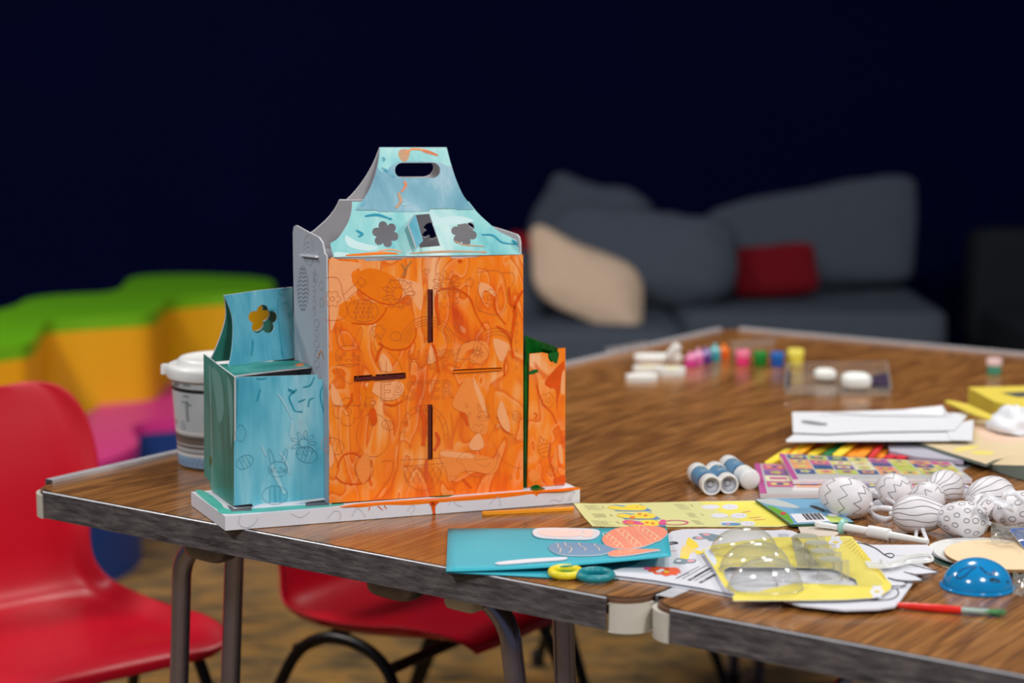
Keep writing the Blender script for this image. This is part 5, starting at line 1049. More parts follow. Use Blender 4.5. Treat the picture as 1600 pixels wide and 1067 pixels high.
# --- sticker books
MAGE = mat('magenta_book_edge', S(186, 84, 148), .35); BKW = mat('white_book_cover', S(226, 224, 224), .2, coat=.6)
CC = [mat('tile_pink', S(214, 110, 156), .25), mat('tile_navy', S(84, 104, 150), .25), mat('tile_yellow', S(226, 216, 130), .25), mat('tile_purple', S(140, 108, 164), .25), mat('tile_peach', S(240, 170, 120), .25), mat('tile_lime', S(196, 210, 100), .25), mat('tile_cream', S(240, 232, 196), .25)]
def book(name, quad, z, th, rows, cols, seed, label, holecells=0):
    rnd = random.Random(seed); mb = MB(); P = [PZ(x, y, z) for x, y in quad]
    mb.prism(P, ZAX, th, BKW, MAGE, BKW); mb.line([p - V((0, 0, th * .5)) for p in P], .001, MAGE, -ZAX, 0, closed=True)
    def q(s, t): return P[0] * (1 - s) * (1 - t) + P[1] * s * (1 - t) + P[2] * s * t + P[3] * (1 - s) * t
    m = (.035, .02, .985, .80)
    q2 = lambda s, t: q(m[0] + (m[2] - m[0]) * s, m[1] + (m[3] - m[1]) * t)
    mb.poly([q(0, 0), q(.03, 0), q(.03, 1), q(0, 1)], MAGE, ZAX, .0003)
    for i in range(cols):
        for j in range(rows):
            c = CC[(i * 3 + j * 2 + rnd.randrange(3)) % len(CC)]; g_ = .04
            s0, s1, t0, t1 = (i + g_) / cols, (i + 1 - g_) / cols, (j + g_) / rows, (j + 1 - g_) / rows
            mb.poly([q2(s0, t0), q2(s1, t0), q2(s1, t1), q2(s0, t1)], c, ZAX, .0003)
            c2 = CC[rnd.randrange(len(CC))]; cs, ct = (s0 + s1) / 2, (t0 + t1) / 2; rs, rt_ = (s1 - s0) * .34, (t1 - t0) * .32
            kind = rnd.randrange(3); n_ = 14
            if kind == 0: pts = [q2(cs + rs * cos(2 * pi * k / n_), ct + rt_ * sin(2 * pi * k / n_)) for k in range(n_)]
            elif kind == 1: pts = [q2(cs + rs * (1 - .4 * (k % 2)) * cos(2 * pi * k / 10), ct + rt_ * (1 - .4 * (k % 2)) * sin(2 * pi * k / 10)) for k in range(10)]
            else: pts = [q2(cs - rs, ct - rt_ * .6), q2(cs + rs, ct - rt_ * .6), q2(cs + rs, ct + rt_ * .6), q2(cs - rs, ct + rt_ * .6)]
            mb.poly(pts, c2, ZAX, .0006)
            c3 = CC[rnd.randrange(len(CC))]; mb.poly([q2(cs + rs * .45 * cos(2 * pi * k / 8), ct + rt_ * .5 * sin(2 * pi * k / 8)) for k in range(8)], c3, ZAX, .0009)
    tag(mb.build(name), label, 'sticker book', 'colourful sticker books')
book('sticker_book', [(1179, 724), (1470, 735), (1536, 771), (1188, 771)], ZT + .0068, .006, 4, 7, 3, 'lower of the two colourful tile-patterned sticker books, showing its left edge')
book('sticker_book', [(1217.5, 708.5), (1486, 722), (1519, 748), (1239, 749)], ZT + .0140, .006, 4, 8, 12, 'upper of the two colourful tile-patterned sticker books, behind the eggs')
mb = MB()

# --- coloured craft sticks
SC_ = {'yellow': S(244, 216, 50), 'orange': S(248, 148, 20), 'red': S(208, 34, 34), 'green': S(10, 112, 50), 'coral red': S(232, 76, 54), 'amber': S(246, 176, 30), 'crimson': S(206, 24, 50)}
lst = [('yellow', (660, 205), (820, 100), 'frontmost at the left end of the craft stick pile'), ('orange', (772, 170), (890, 78), 'narrow, right of the frontmost yellow one'), ('yellow', (838, 160), (945, 62), 'short, between two orange ones near the left of the pile'), ('amber', (885, 135), (1000, 50), 'left of the coral red one in the pile'),
       ('coral red', (940, 130), (1050, 55), 'the only light red one at the left of the pile'), ('yellow', (975, 142), (1165, 40), 'long, left of the dark green one'), ('green', (1085, 145), (1240, 46), 'dark green stick in the middle of the pile'), ('yellow', (1160, 150), (1290, 48), 'right of the dark green one'),
       ('orange', (1220, 155), (1330, 46), 'right of the yellow one next to the green'), ('orange', (1270, 156), (1385, 46), 'middle of the three orange ones side by side'), ('orange', (1330, 158), (1440, 46), 'rightmost of the three orange ones side by side'), ('red', (1415, 160), (1495, 62), 'dark red and narrow, right of the three orange ones'),
       ('orange', (1468, 165), (1520, 104), 'short, right of the narrow red one'), ('crimson', (1535, 165), (1625, 125), 'left of the two crimson ones at the right end'), ('crimson', (1620, 168), (1720, 122), 'rightmost of the pile, crimson')]
for k, (cn, a, b, ds) in enumerate(lst):
    z = ZT + .0022 + .0021 * (k % 4); a, b = Z5b([a])[0], Z5b([b])[0]; mb = MB(); A_, B_ = PZ(a[0], a[1], z), PZ(b[0], b[1], z)
    bar(mb, A_, B_, .013 if k not in (1, 3, 11) else .008, .0019, mat(cn.replace(' ', '_') + '_felt_wood', SC_[cn], .6)); tag(mb.build('craft_stick', bevel=.0004), cn + ' wooden craft stick, ' + ds, 'craft stick', 'coloured craft sticks behind the sticker books')

# --- white papers, notebook, open book, yellow box, tissue
PAP = mat('white_paper_sheet', S(224, 226, 230), .5, var=.02)
def slab(name, px, z, th, m, label, cat, side=None, group=None, extra=None, holes=()):
    mb = MB(); mb.prism([PZ(x, y, z) for x, y in px], ZAX, th, m, side=side or m)
    if extra: extra(up_face(mb, z))
    return tag(mb.build(name), label, cat, group)
Zk = lambda l: [(1180 + x / 3.81, 530 + y / 3.81) for x, y in l]
slab('notebook', Zk([(790, 620), (940, 612), (1180, 690), (1240, 720), (1150, 716), (960, 700), (800, 662)]), ZT + .0085, .0060, mat('lilac_grey_cover', S(186, 184, 196), .4), 'closed notebook with a lilac-grey cover between the craft sticks and the open book', 'notebook', mat('notebook_page_edge', S(170, 160, 178), .6))
def spk(f): f.stroke(Zk([(275, 490), (320, 496), (380, 504), (425, 507)]), 5, mat('grey_smudge', S(120, 122, 126), .6)); f.line(Zk([(380, 452), (440, 462)]), MATS['grey_smudge'], .001)
slab('paper_sheet', Zk([(182, 600), (235, 562), (1190, 520), (1275, 560), (1165, 603), (600, 605), (400, 608), (190, 610)]), ZT + .0190, .0008, PAP, 'lowest sheet of the white paper stack, sticking out at the front', 'paper sheet', None, 'white paper stack')
slab('paper_sheet', Zk([(1130, 520), (1303, 475), (1292, 602), (1165, 600)]), ZT + .0202, .0006, PAP, 'white sheet poking out to the right of the paper stack', 'paper sheet', None, 'white paper stack')
slab('paper_sheet', Zk([(220, 432), (400, 432), (1000, 440), (1280, 437), (1185, 540), (700, 548), (420, 560), (225, 553)]), ZT + .0222, .0010, PAP, 'broad white sheet with a grey smudge on top of the paper stack', 'paper sheet', None, 'white paper stack', spk)
mb = MB(); a = [PZ(x, y, ZT + .0240) for x, y in Zk([(400, 436), (860, 422), (1130, 440), (1120, 455), (700, 452)])]; rd = [p + V((0, 0, .0)) for p in a]
a[2] = PZ(*Zk([(1142, 436)])[0], ZT + .030); a[1] = PZ(*Zk([(880, 418)])[0], ZT + .027)
b_ = PZ(*Zk([(1115, 395)])[0], ZT + .034); mb.add([a[0], a[1], b_, a[2], a[3], a[4]], [[0, 5, 1], [1, 5, 4], [1, 4, 2], [2, 4, 3]], PAP); o = mb.build('paper_sheet'); md = o.modifiers.new('s', 'SOLIDIFY'); md.thickness = .0005; tag(o, 'topmost white sheet curling up at the back right of the paper stack', 'paper sheet', 'white paper stack')

# open book
ob = thing('open_book', tuple(PZ(1540, 700)), 'open picture book with beige pages and pale yellow print at the right', 'book')
PGB = mat('beige_page', S(222, 200, 160), .5, var=.05, scale=20); PGD = mat('grey_green_page_edge', S(110, 122, 112), .7)
mb = MB(); zo = ZT + .0135
ov = [Zk([q])[0] for q in ((970, 612), (1180, 560), (1310, 480), (1620, 490), (1750, 560), (1750, 700), (1500, 702), (1420, 720), (1375, 742), (1150, 672))]
mb.prism([PZ(x, y, zo) for x, y in ov], ZAX, .0042, PGB, BLACK, PGD); f = up_face(mb, zo)
for l in ([(1185, 655), (1230, 640), (1330, 632), (1310, 650), (1240, 668), (1190, 668)], [(1280, 672), (1350, 660), (1420, 672), (1400, 688), (1320, 688)]): f.blob(Zk(l), mat('soft_yellow_print', S(232, 216, 120), .5))
f.blob(Zk([(1310, 520), (1500, 510), (1620, 540), (1620, 600), (1400, 610)]), mat('peach_print', S(230, 196, 170), .5)); f.blob(Zk([(1160, 620), (1250, 600), (1320, 612), (1230, 630)]), mat('pale_grey_print', S(206, 198, 180), .5)); f.blob(Zk([(1420, 530), (1500, 520), (1560, 532), (1450, 545)]), mat('rose_brown_print', S(196, 150, 130), .5))
mb.build('left_pages', ob)
mb = MB(); k = 14; prof = []; 
for i in range(k + 1):
    t = i / k; x = 1375 + 380 * t; prof.append((x, 742 + 12 * t ** .5, .002 + .016 * sin(pi * min(1, t * 1.2) * .5)))
top = [PZ(*Zk([(x, y)])[0], ZT + .004 + h) for x, y, h in prof]; bk = [PZ(*Zk([(x + 40, y - 55)])[0], ZT + .006 + h) for x, y, h in prof]
vs = top + bk; mb.add(vs, [[i, i + 1, k + 2 + i, k + 1 + i] for i in range(k)], PGB); lo = [V((p.x, p.y, ZT + .0015)) for p in top]; mb.add(top + lo, [[i, k + 1 + i, k + 2 + i, i + 1] for i in range(k)], PGD); mb.build('right_pages', ob, smooth=True, angle=30)

# yellow box with a dark window
yb = thing('yellow_box', tuple(PZ(1570, 640)), 'yellow cardboard box with a dark window behind the open book', 'box')
YBM = mat('yellow_box_card', S(228, 206, 78), .5); hb = .022
bt_ = [PZ(x, y, ZT + .03) for x, y in Zk([(1270, 288), (1700, 278), (1760, 420), (1560, 400)])]
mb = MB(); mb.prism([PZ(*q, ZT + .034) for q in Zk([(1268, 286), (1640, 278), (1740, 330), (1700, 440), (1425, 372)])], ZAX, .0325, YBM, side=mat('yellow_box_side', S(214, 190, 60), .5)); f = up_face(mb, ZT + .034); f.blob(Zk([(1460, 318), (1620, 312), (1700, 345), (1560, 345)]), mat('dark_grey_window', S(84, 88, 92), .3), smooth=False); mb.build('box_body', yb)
mb = MB(); mb.prism([PZ(*q, ZT + .0305) for q in Zk([(1128, 368), (1150, 362), (1262, 385), (1450, 470), (1440, 488), (1300, 440)])], ZAX, .0030, YBM); mb.build('box_flap', yb)
tis = MB(); tc_ = PZ(*Zk([(1530, 520)])[0], ZT + .02); nu, nv = 30, 12; vs = []
for i in range(nv + 1):
    for j in range(nu):
        u = 2 * pi * j / nu; v = pi / 2 * i / nv; r = 1 + .25 * noise.noise(V((cos(u) * 1.5, sin(u) * 1.5, v * 2)))
        vs.append(PZ(*Zk([(1540, 530)])[0], ZT + .016) + V((.036 * cos(u) * cos(v) * r, .05 * sin(u) * cos(v) * r, .030 * sin(v) * r + .002 * noise.noise(V((u * 2, v * 3, 2))))))
tis.add(vs, [[i * nu + j, i * nu + (j + 1) % nu, (i + 1) * nu + (j + 1) % nu, (i + 1) * nu + j] for i in range(nv) for j in range(nu)], PAP)
tag(tis.build('crumpled_tissue', smooth=True, angle=80), 'crumpled white tissue lying on the open book beside the yellow box', 'tissue')

# =================================================================== hand-drawn white eggs
EGGW = mat('matt_white_egg_plastic', S(222, 218, 220), .45, var=.02); PEN = mat('grey_pen_line', S(88, 84, 90), .6); SAT = mat('white_satin_ribbon', S(226, 226, 230), .25, spec=.8)
def egg(px, py, axis, style, label, L=.0315, R=.0235, rot0=0, dz=0, ribbon=True):
    c = PZ(px, py, ZT + R + dz); ax = V(axis).normalized(); a, b, n = frame(ax, V((.1, .2, .97)).normalized())
    if True:
        root = thing('decorated_egg', (c.x, c.y, ZT + dz), label, 'egg', 'hand-drawn white eggs')
    def pt(t, u, off=0):      # t 0..pi along axis (0 = blunt end), u around
        r = R * sin(t) * (1 - .12 * cos(pi - t)); p = ax * (L * cos(t)) + (a * cos(u + rot0) + b * sin(u + rot0)) * r
        if off: p = p + V(p).normalized() * off
        return c + p
    nn = lambda p: (p - c).normalized()
    mb = MB(); nu, nv = 40, 26; vs = [pt(pi * i / nv, 2 * pi * j / nu) for i in range(nv + 1) for j in range(nu)]
    mb.add(vs, [[i * nu + j, i * nu + (j + 1) % nu, (i + 1) * nu + (j + 1) % nu, (i + 1) * nu + j] for i in range(nv) for j in range(nu)], EGGW)
    rnd = random.Random(int(px)); LW = .00058
    if style == 'zig':
        for k in range(3):
            t0 = .75 + k * .62; P = []
            for j in range(19): P += [pt(t0 + (.16 if j % 2 else -.12) + rnd.uniform(-.05, .05), 2 * pi * j / 19)]
            for x, y in zip(P, P[1:]): mb.line([x, x.lerp(y, .5) + nn(x.lerp(y, .5)) * .0006, y], LW, PEN, nn, .0006)
    elif style == 'stripe':
        for k in range(17):
            u = 2 * pi * k / 17; mb.line([pt(.25 + 2.6 * j / 24, u + .07 * sin(j * .5 + k)) for j in range(25)], LW, PEN, nn, .0005)
    elif style == 'ring':
        for k in range(9): mb.line([pt(.45 + k * .27, 2 * pi * j / 50) for j in range(50)], LW, PEN, nn, .0005, True)
    else:
        for k in range(7):
            t = .4 + k * .38; m_ = max(4, int(11 * sin(t)))
            for j in range(m_):
                u = 2 * pi * (j + .5 * (k % 2)) / m_ + rnd.uniform(-.1, .1); s = .10 + rnd.random() * .03; tt = t + rnd.uniform(-.06, .06)
                mb.line([pt(tt + s * cos(q * pi / 6), u + s * sin(q * pi / 6) / max(.4, sin(tt))) for q in range(12)], .0006, PEN, nn, .0005, True)
    mb.build('egg_shell', root, smooth=True, angle=80)
    if ribbon: mb = MB(); mb.lathe(c + ax * (L - .001), [(0, .004), (.002, .004), (.0025, 0)], SAT, ax, 10); mb.build('hanging_cap', root, smooth=True)
    return root, pt
egg(1320, 777, (.80, -.55, -.12), 'zig', 'white egg with drawn zigzags, leftmost, beside the green and blue packet', L=.0335, R=.0245, rot0=.3)
egg(1396, 766, (.35, -.9, -.1), 'zig', 'small white zigzag egg behind the clear ribbon loops, second from the left', L=.027, R=.0212, rot0=.8)
egg(1474, 763, (.6, .8, 0), 'stripe', 'striped white egg at the back touching the sticker book', L=.031, R=.022)
egg(1449, 778, (.2, -.98, 0), 'zig', 'white zigzag egg wedged between the back striped egg and the front striped egg', L=.024, R=.020, rot0=2)
egg(1437, 803, (-.99, .12, 0), 'stripe', 'white egg with lengthwise stripes in the front row with a ribbon hanging off', L=.0318, R=.0225)
egg(1503, 812, (.8, -.5, 0), 'dots', 'white egg covered in small drawn circles in the front row', L=.0310, R=.0215)
egg(1546, 777, (.85, .5, 0), 'stripe', 'largest white striped egg at the back right', L=.0340, R=.0250)
egg(1532, 797, (.3, .2, .1), 'dots', 'dotted white egg half hidden between the large striped egg and the front dotted egg', L=.022, R=.0185, rot0=1)
egg(1592, 800, (.9, .35, 0), 'dots', 'dotted white egg at the right edge of the picture', L=.0330, R=.0245, rot0=.6)
def ribbon(pts, w_, label, m=SAT, up=None):
    """curling flat ribbon through real points (photo x, y, height)"""
    P = cr([PZ(x, y, ZT + h) for x, y, h in pts], False, 6); mb = MB(); vs = []
    for i, p in enumerate(P):
        u = V((.15, -.1, 1)).normalized() if up is None else V(up).normalized(); vs += [p - u * w_ / 2, p + u * w_ / 2]
    mb.add(vs, [[2 * i, 2 * i + 2, 2 * i + 3, 2 * i + 1] for i in range(len(P) - 1)], m); o = mb.build('satin_ribbon', smooth=True, angle=80); md = o.modifiers.new('s', 'SOLIDIFY'); md.thickness = .0003
    tag(o, label, 'ribbon', 'egg hanging ribbons')
ribbon([(1362, 772, .016), (1356, 792, .008), (1365, 806, .006), (1385, 812, .006), (1397, 806, .008), (1396, 797, .008), (1378, 794, .010), (1360, 796, .009)], .008, 'looped white satin ribbon between the leftmost egg and the front striped egg')
ribbon([(1364, 768, .02), (1376, 775, .016), (1396, 786, .014), (1402, 797, .012)], .006, 'short white satin ribbon arching over in front of the small zigzag egg')
ribbon([(1464, 806, .018), (1446, 812, .016), (1433, 825, .008), (1431, 842, .003)], .0045, 'thin white ribbon tail falling left of its twin in front of the front striped egg', up=(1, .1, .2))
ribbon([(1464, 806, .022), (1446, 808, .02), (1441, 822, .012), (1449, 845, .003)], .0045, 'thin white ribbon tail reaching furthest to the front beside the white stick', up=(1, .1, .2))
ribbon([(1526, 790, .046), (1538, 778, .055), (1552, 780, .056), (1572, 790, .050), (1584, 796, .052)], .012, 'wide translucent white ribbon draped over the dotted eggs at the right', up=(.2, .8, .5))
ribbon([(1568, 774, .056), (1580, 768, .058), (1592, 776, .056), (1602, 784, .054)], .011, 'pale ribbon curl on top of the right edge egg', up=(.2, .8, .5))

# =================================================================== right foreground: plates, dome, brush
def disc(name, cx, cy, rx_px, z, th, m, label, cat, side=None, ry=1.0, group=None, art=None):
    c = PZ(cx, cy, z); r = rx_px / FPX * (c - CAM).dot(F_); mb = MB(); P = [c + V((r * cos(2 * pi * k / 64), r * ry * sin(2 * pi * k / 64), 0)) for k in range(64)]
    mb.prism(P, ZAX, th, m, side=side or m)
    if art: art(up_face(mb, z))
    o = mb.build(name, bevel=min(.0006, th * .3)); return tag(o, label, cat, group)
disc('card_circle', 1535, 873, 82, ZT + .0022, .0016, mat('dark_green_board', S(16, 58, 44), .5), 'dark green round board at the bottom of the round stack', 'round board', mat('pale_board_edge', S(206, 186, 150), .6))
disc('paper_plate', 1540, 861, 88, ZT + .0048, .0016, WPLAS, 'larger white round paper plate under the wooden disc', 'plate', group='white round plates')
disc('paper_plate', 1546, 864, 85, ZT + .0072, .0016, WPLAS, 'second white round plate directly below the wooden disc', 'plate', group='white round plates')
disc('wooden_disc', 1566, 866, 88, ZT + .0110, .0030, mat('pale_plywood_face', S(236, 210, 168), .5, var=.04, scale=12), 'pale round plywood disc on top of the white plates', 'wooden disc', mat('burnt_plywood_edge', S(150, 112, 66), .7), ry=1.05)
# blue card corner and clear bag on the disc
mb = MB(); P = [PZ(x, y, ZT + h) for x, y, h in ((1577, 826, .020), (1620, 824, .024), (1640, 862, .016), (1600, 856, .013))]
mb.prism(P, (P[1] - P[0]).cross(P[3] - P[0]).normalized() * (-1 if (P[1] - P[0]).cross(P[3] - P[0]).z < 0 else 1), .0012, mat('blue_card_piece', S(26, 78, 156), .5), side=WPLAS); tag(mb.build('card_piece'), 'royal blue card piece with a white edge at the right edge above the wooden disc', 'card')
mb = MB(); nu, nv = 22, 14; vs = []
for i in range(nv + 1):
    for j in range(nu + 1):
        p = PZ(1548 + 72 * j / nu, 828 + 28 * i / nv, ZT + .0125); vs.append(p + V((0, 0, .002 + .010 * abs(noise.noise(p * 42)) + .005 * noise.noise(p * 90) + .003)))
mb.add(vs, [[i * (nu + 1) + j, i * (nu + 1) + j + 1, (i + 1) * (nu + 1) + j + 1, (i + 1) * (nu + 1) + j] for i in range(nv) for j in range(nu)], CLEAR); tag(mb.build('plastic_bag', smooth=True, angle=80), 'crinkled clear plastic bag on the back of the wooden disc', 'plastic bag')
mb = MB(); vs = []
for i in range(nv + 1):
    for j in range(nu + 1):
        p = PZ(1582 + 44 * j / nu, 893 + 44 * i / nv, ZT + .001); vs.append(p + V((0, 0, .0015 + .018 * abs(noise.noise(p * 36)) + .006 * abs(noise.noise(p * 90)))))
mb.add(vs, [[i * (nu + 1) + j, i * (nu + 1) + j + 1, (i + 1) * (nu + 1) + j + 1, (i + 1) * (nu + 1) + j] for i in range(nv) for j in range(nu)], CLEAR); tag(mb.build('plastic_bag', smooth=True, angle=80), 'crinkled clear cellophane on the table at the right of the blue half shell', 'plastic bag')

# blue half shell with a face
bd = PZ(1527, 918, ZT); rr_ = px_r(108, bd); hh_ = rr_ * .80
BSH = mat('glossy_blue_plastic', S(14, 132, 192), .16, spec=.6, var=.02); bs = thing('half_shell', tuple(bd), 'glossy blue plastic half shell with an embossed face, lying dome up at the front right', 'plastic shell')
def bpt(el, az, off=0): return bd + V((cos(el) * cos(az) * (rr_ + off), cos(el) * sin(az) * (rr_ * .92 + off), .0025 + sin(el) * (hh_ + off)))
mb = MB(); nu, nv = 56, 18; vs = [bpt(pi / 2 * i / nv, 2 * pi * j / nu) for i in range(nv + 1) for j in range(nu)]
mb.add(vs, [[i * nu + j, i * nu + (j + 1) % nu, (i + 1) * nu + (j + 1) % nu, (i + 1) * nu + j] for i in range(nv) for j in range(nu)], BSH)
mb.lathe(bd + V((0, 0, .0005)), [(rr_ * .9, 0), (rr_ * 1.07, .0002), (rr_ * 1.07, .002), (rr_ * .98, .0026)], BSH, seg=56)
dome_ = mb.build('dome', bs, smooth=True, angle=50)
BDK = mat('deep_blue_recess', S(4, 66, 120), .4); bn = lambda p: V(((p.x - bd.x), (p.y - bd.y), (p.z - bd.z) * 1.2)).normalized()
def bface(px, py):
    r = ray(px, py); lo = None; p = PZ(px, py, ZT + .02)
    # march along the ray to the dome surface
    L0 = (bd - CAM).length - .12; best = None
    rn_ = r.normalized()
    for k in range(600):
        q = CAM + rn_ * (L0 + k * .0004); d = q - bd; v = (d.x / rr_) ** 2 + (d.y / (rr_ * .92)) ** 2 + ((d.z - .0025) / hh_) ** 2
        if v <= 1: return q
    return p
ZB8 = lambda l: [Z8([q])[0] for q in l]
for l, w_ in (([(930, 330), (925, 352), (945, 362), (985, 345), (1010, 320), (1040, 298), (1060, 285), (1040, 283), (980, 296), (940, 318)], .0016), ([(1085, 282), (1100, 300), (1130, 325), (1165, 335), (1188, 322), (1170, 308)], .0022)):
    mbx = MB(); mbx.line([bface(p.x, p.y) for p in cr([(x, y, 0) for x, y in ZB8(l)], False, 3)], w_, BDK, bn, .0005); mbx.build('embossed_curl', dome_)
mbx = MB(); mbx.poly([bface(x, y) + bn(bface(x, y)) * .0006 for x, y in ZB8([(1148, 366), (1165, 360), (1200, 366), (1225, 384), (1205, 390), (1170, 386), (1150, 378)])], BLACK, bn(bface(*Z8([(1185, 375)])[0]))); mbx.build('eye_hole', dome_)
mbx = MB(); mbx.poly([bface(x, y) + bn(bface(x, y)) * .0006 for x, y in ZB8([(1262, 375), (1272, 380), (1278, 395), (1266, 390)])], BLACK, bn(bface(*Z8([(1270, 385)])[0]))); mbx.build('eye_hole', dome_)
mbx = MB(); mbx.poly([bface(x, y) + bn(bface(x, y)) * .0006 for x, y in ZB8([(1068, 480), (1090, 480), (1090, 499), (1068, 499)])], BLACK, bn(bface(*Z8([(1080, 490)])[0]))); mbx.build('square_notch', dome_)

# paintbrush
pb = thing('paintbrush', tuple(PZ(1480, 950)), 'red-handled paintbrush with green paint on its bristles at the front of the table', 'paintbrush')
h0_, h1_, h2_, h3_ = PZ(1388, 944, ZT + .0045), PZ(1502, 953.5, ZT + .0042), PZ(1545, 956.5, ZT + .004), PZ(1572, 958.5, ZT + .004)
mb = MB(); mb.tube([h0_, h0_.lerp(h1_, .3), h0_.lerp(h1_, .75), h1_], [.0018, .0035, .0042, .0036], mat('red_brush_handle', S(222, 36, 24), .25), 14); mb.build('handle', pb, smooth=True, angle=50)
mb = MB(); mb.tube([h1_, h2_], [.0034, .0032], mat('silver_green_ferrule', S(176, 196, 184), .3, metal=.5), 14); mb.build('ferrule', pb, smooth=True, angle=50)
GBR = mat('green_paint_bristles', S(60, 134, 66), .35, var=.3, scale=300); dB = (h3_ - h2_).normalized(); sB = dB.cross(ZAX).normalized()
mb = MB()
for k in range(26):
    a = random.uniform(-1, 1); b = random.uniform(-.6, 1); e = h3_ + sB * a * .0062 + V((0, 0, b * .0045 - .001)) + dB * random.uniform(-.006, .001)
    mb.tube([h2_ + sB * a * .0024 + V((0, 0, b * .0012)) - dB * .012, h2_ + sB * a * .004 + V((0, 0, b * .002)), e], [.0010, .0010, .0003], GBR, 5)
mb.build('bristles', pb, smooth=True)['kind'] = 'stuff'

# =================================================================== paint pots and bits at the back of the table
def pot(px, py, w_, body, lid, label, name='paint_pot', cat='paint pot', h=1.05, nozzle=False, group='small paint pots'):
    c = PZ(px, py); r = px_r(w_, c); H = 2 * r * h; root = thing(name, tuple(c), label, cat, group)
    mb = MB(); mb.lathe(c, [(0, .0003), (r * .86, .0005), (r * .9, .002), (r * .92, H * .55), (r * .9, H * .58)], body, seg=24); mb.build('jar', root, smooth=True, angle=50)
    mb = MB()
    if nozzle: mb.lathe(c, [(r * .9, H * .58), (r * .95, H * .62), (r * .9, H * .8), (r * .35, H * .95), (r * .3, H * 1.2), (0, H * 1.22)], lid, seg=20); mb.build('nozzle_cap', root, smooth=True, angle=50)
    else: mb.lathe(c, [(r * .9, H * .58), (r, H * .6), (r, H * .96), (r * .94, H), (0, H)], lid, seg=24); mb.build('lid', root, smooth=True, angle=50)
pm = lambda n, c: mat(n, c, .3)
pot(1160.5, 571, 23, pm('hot_pink_paint', S(238, 56, 120)), pm('pink_lid', S(246, 128, 160)), 'small pot of hot pink paint, first of the four spaced pots')
pot(1187.5, 572, 22, pm('green_paint', S(10, 120, 30)), pm('green_lid', S(24, 136, 40)), 'small pot of green paint between the hot pink and blue pots')
pot(1214.5, 573, 22, pm('blue_paint', S(10, 84, 170)), pm('blue_lid', S(24, 100, 180)), 'small pot of blue paint between the green and yellow pots')
pot(1243, 572.5, 26, pm('yellow_paint', S(234, 216, 60)), pm('yellow_lid', S(244, 230, 96)), 'small pot of yellow paint, last of the four spaced pots')
pot(1079, 573, 20, pm('magenta_paint', S(224, 60, 150)), pm('pale_pink_cap', S(238, 150, 190)), 'pink paint bottle nearest to the white foam pieces', 'paint_bottle', 'paint bottle', 1.0, True, 'small paint bottles')
pot(1091, 570, 18, pm('pink_paint', S(228, 110, 178)), pm('pale_pink_cap2', S(240, 170, 206)), 'lighter pink paint bottle beside the purple one', 'paint_bottle', 'paint bottle', 1.25, True, 'small paint bottles')
pot(1103, 568, 19, pm('purple_paint', S(84, 44, 130)), pm('lilac_cap', S(150, 130, 190)), 'purple paint bottle in the cluster', 'paint_bottle', 'paint bottle', 1.15, True, 'small paint bottles')
pot(1117, 564, 20, pm('teal_paint', S(50, 160, 170)), pm('pale_teal_cap', S(120, 196, 200)), 'teal paint bottle in the cluster', 'paint_bottle', 'paint bottle', 1.15, True, 'small paint bottles')
pot(1131, 560, 19, pm('bright_orange_paint', S(244, 104, 20)), pm('orange_cap', S(250, 130, 50)), 'orange paint bottle at the right end of the cluster', 'paint_bottle', 'paint bottle', 1.0, True, 'small paint bottles')
pot(1553, 585, 24, pm('green_pot', S(70, 150, 120)), pm('white_pink_lid', S(232, 200, 196)), 'small green pot with a whitish pink lid standing alone at the far right', h=1.05)
FOAM = mat('white_foam', S(232, 234, 228), .7); 
def foampc(cx, cy, w_, l_, ang, th, label, z=0, yellow=False, tip=None):
    c = PZ(cx, cy, ZT + z + th); rx_ = w_ / FPX * (c - CAM).dot(F_) / 2; mb = MB(); P = []
    for k in range(28):
        t = 2 * pi * k / 28; x, y = rx_ * math.copysign(abs(cos(t)) ** .7, cos(t)), l_ / 2 * math.copysign(abs(sin(t)) ** .7, sin(t)); P.append(c + V((x * cos(ang) - y * sin(ang), x * sin(ang) + y * cos(ang), 0)))
    mb.prism(P, ZAX, th, FOAM)
    if yellow: q = [c + (p - c) * .55 for p in P]; mb.poly(q, mat('pale_yellow_foam_print', S(238, 236, 180), .6), ZAX, .0004)
    tag(mb.build('foam_shape', bevel=.002), label, 'foam shape', 'white foam shapes by the paint bottles')
foampc(1003, 586, 50, .035, .15, .008, 'white foam shape lying nearest to the viewer')
foampc(1012, 573, 46, .03, .1, .007, 'white foam shape with a pale yellow centre, left of its twin', yellow=True)
foampc(1050, 575, 42, .035, 0, .011, 'white foam shape with a pale yellow centre touching the pink bottles', yellow=True)
foampc(1028, 556, 74, .06, -.1, .006, 'largest white foam shape at the back of the pile')
mb = MB(); c = PZ(1052, 560, ZT + .008); soft(mb, c + V((0, 0, .012)), (.018, .014, .034), FOAM, RZX(0, .2, .6), e=.6, lump=.0); tag(mb.build('foam_shape', smooth=True, angle=80), 'white foam piece standing tilted on top of the foam pile', 'foam shape', 'white foam shapes by the paint bottles')
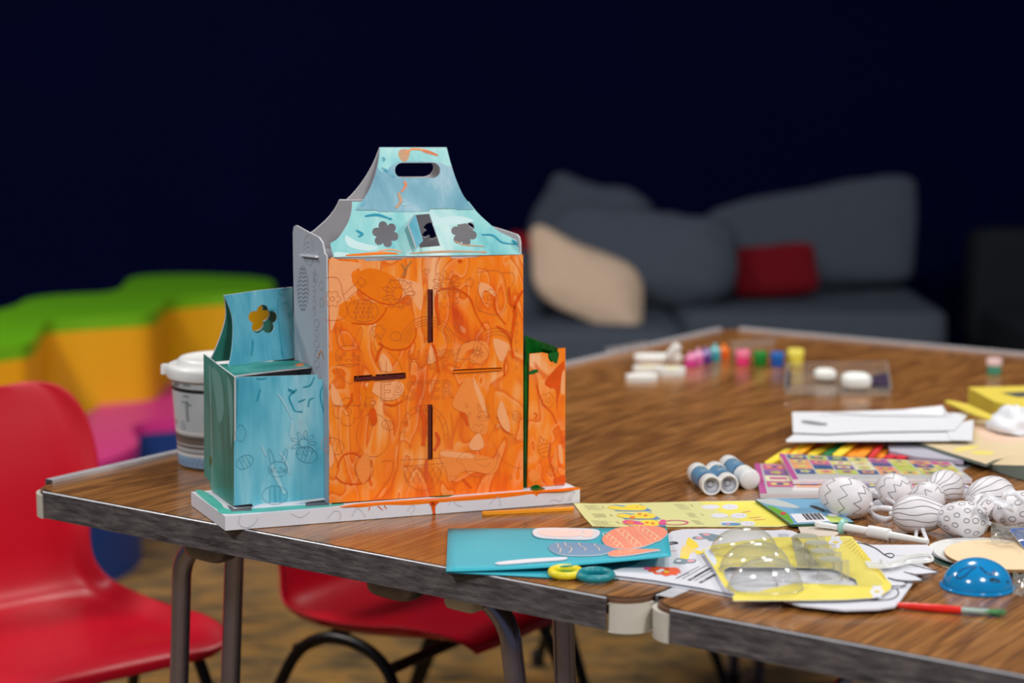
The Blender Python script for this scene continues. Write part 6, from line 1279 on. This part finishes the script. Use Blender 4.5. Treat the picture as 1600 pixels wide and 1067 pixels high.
def strip(px0, px1, n_, label):
    root = thing('clear_pot_strip', tuple(PZ((px0[0] + px1[0]) / 2, (px0[1] + px1[1]) / 2)), label, 'plastic strip', 'empty clear pot strips')
    for k in range(n_):
        t = (k + .5) / n_; c = PZ(px0[0] + (px1[0] - px0[0]) * t, px0[1] + (px1[1] - px0[1]) * t, ZT); r = .0105
        mb = MB(); mb.lathe(c, [(r * .7, .0003), (r * .8, .012), (r, .0125), (r, .014)], CLEARW, seg=14); mb.build('clear_cup', root, smooth=True, angle=50)
strip((948, 556), (1012, 545), 5, 'strip of empty clear plastic pots left of the white foam pieces'); strip((1142, 546), (1210, 540), 5, 'strip of empty clear plastic pots behind the orange bottle')
# clear tray with figures
ct = thing('clear_tray_pack', tuple(PZ(1310, 600)), 'clear plastic tray pack with dark ends behind the white papers', 'packaging')
mb = MB(); q = [PZ(x, y, ZT + .003) for x, y in ((1230, 578), (1385, 576), (1392, 618), (1226, 616))]; mb.prism(q, ZAX, .0025, MATS['very_clear_film'])
for a, b in ((0, 1), (1, 2), (2, 3), (3, 0)): mb.tube([q[a] + V((0, 0, .012)), q[b] + V((0, 0, .012))], .0012, CLEARW, 6); mb.add([q[a], q[b], q[b] + V((0, 0, .012)), q[a] + V((0, 0, .012))], [[0, 1, 2, 3]], CLEARW)
mb.build('tray', ct)
mb = MB(); mb.prism([PZ(x, y, ZT + .009) for x, y in ((1362, 586), (1388, 582), (1392, 604), (1362, 600))], ZAX, .005, mat('dark_purple_insert', S(62, 50, 72), .4)); mb.build('dark_insert', ct)
mb = MB(); mb.prism([PZ(x, y, ZT + .009) for x, y in ((1228, 578), (1236, 578), (1234, 600), (1226, 600))], ZAX, .005, MATS['dark_purple_insert']); mb.build('dark_insert', ct)
for (x, y, w_, lab) in ((1289, 594, 34, 'small white modelling lump in the clear tray, left one'), (1338, 607, 46, 'larger white modelling lump in the clear tray, right one')):
    c = PZ(x, y, ZT + .0035); r = px_r(w_, c); mb = MB(); soft(mb, c + V((0, 0, r * .55)), (2 * r, 2 * r, r * 1.1), FOAM, None, e=.7, lump=.006, seed=int(x)); tag(mb.build('modelling_lump', smooth=True, angle=80), lab, 'foam shape', 'white lumps in the clear tray')
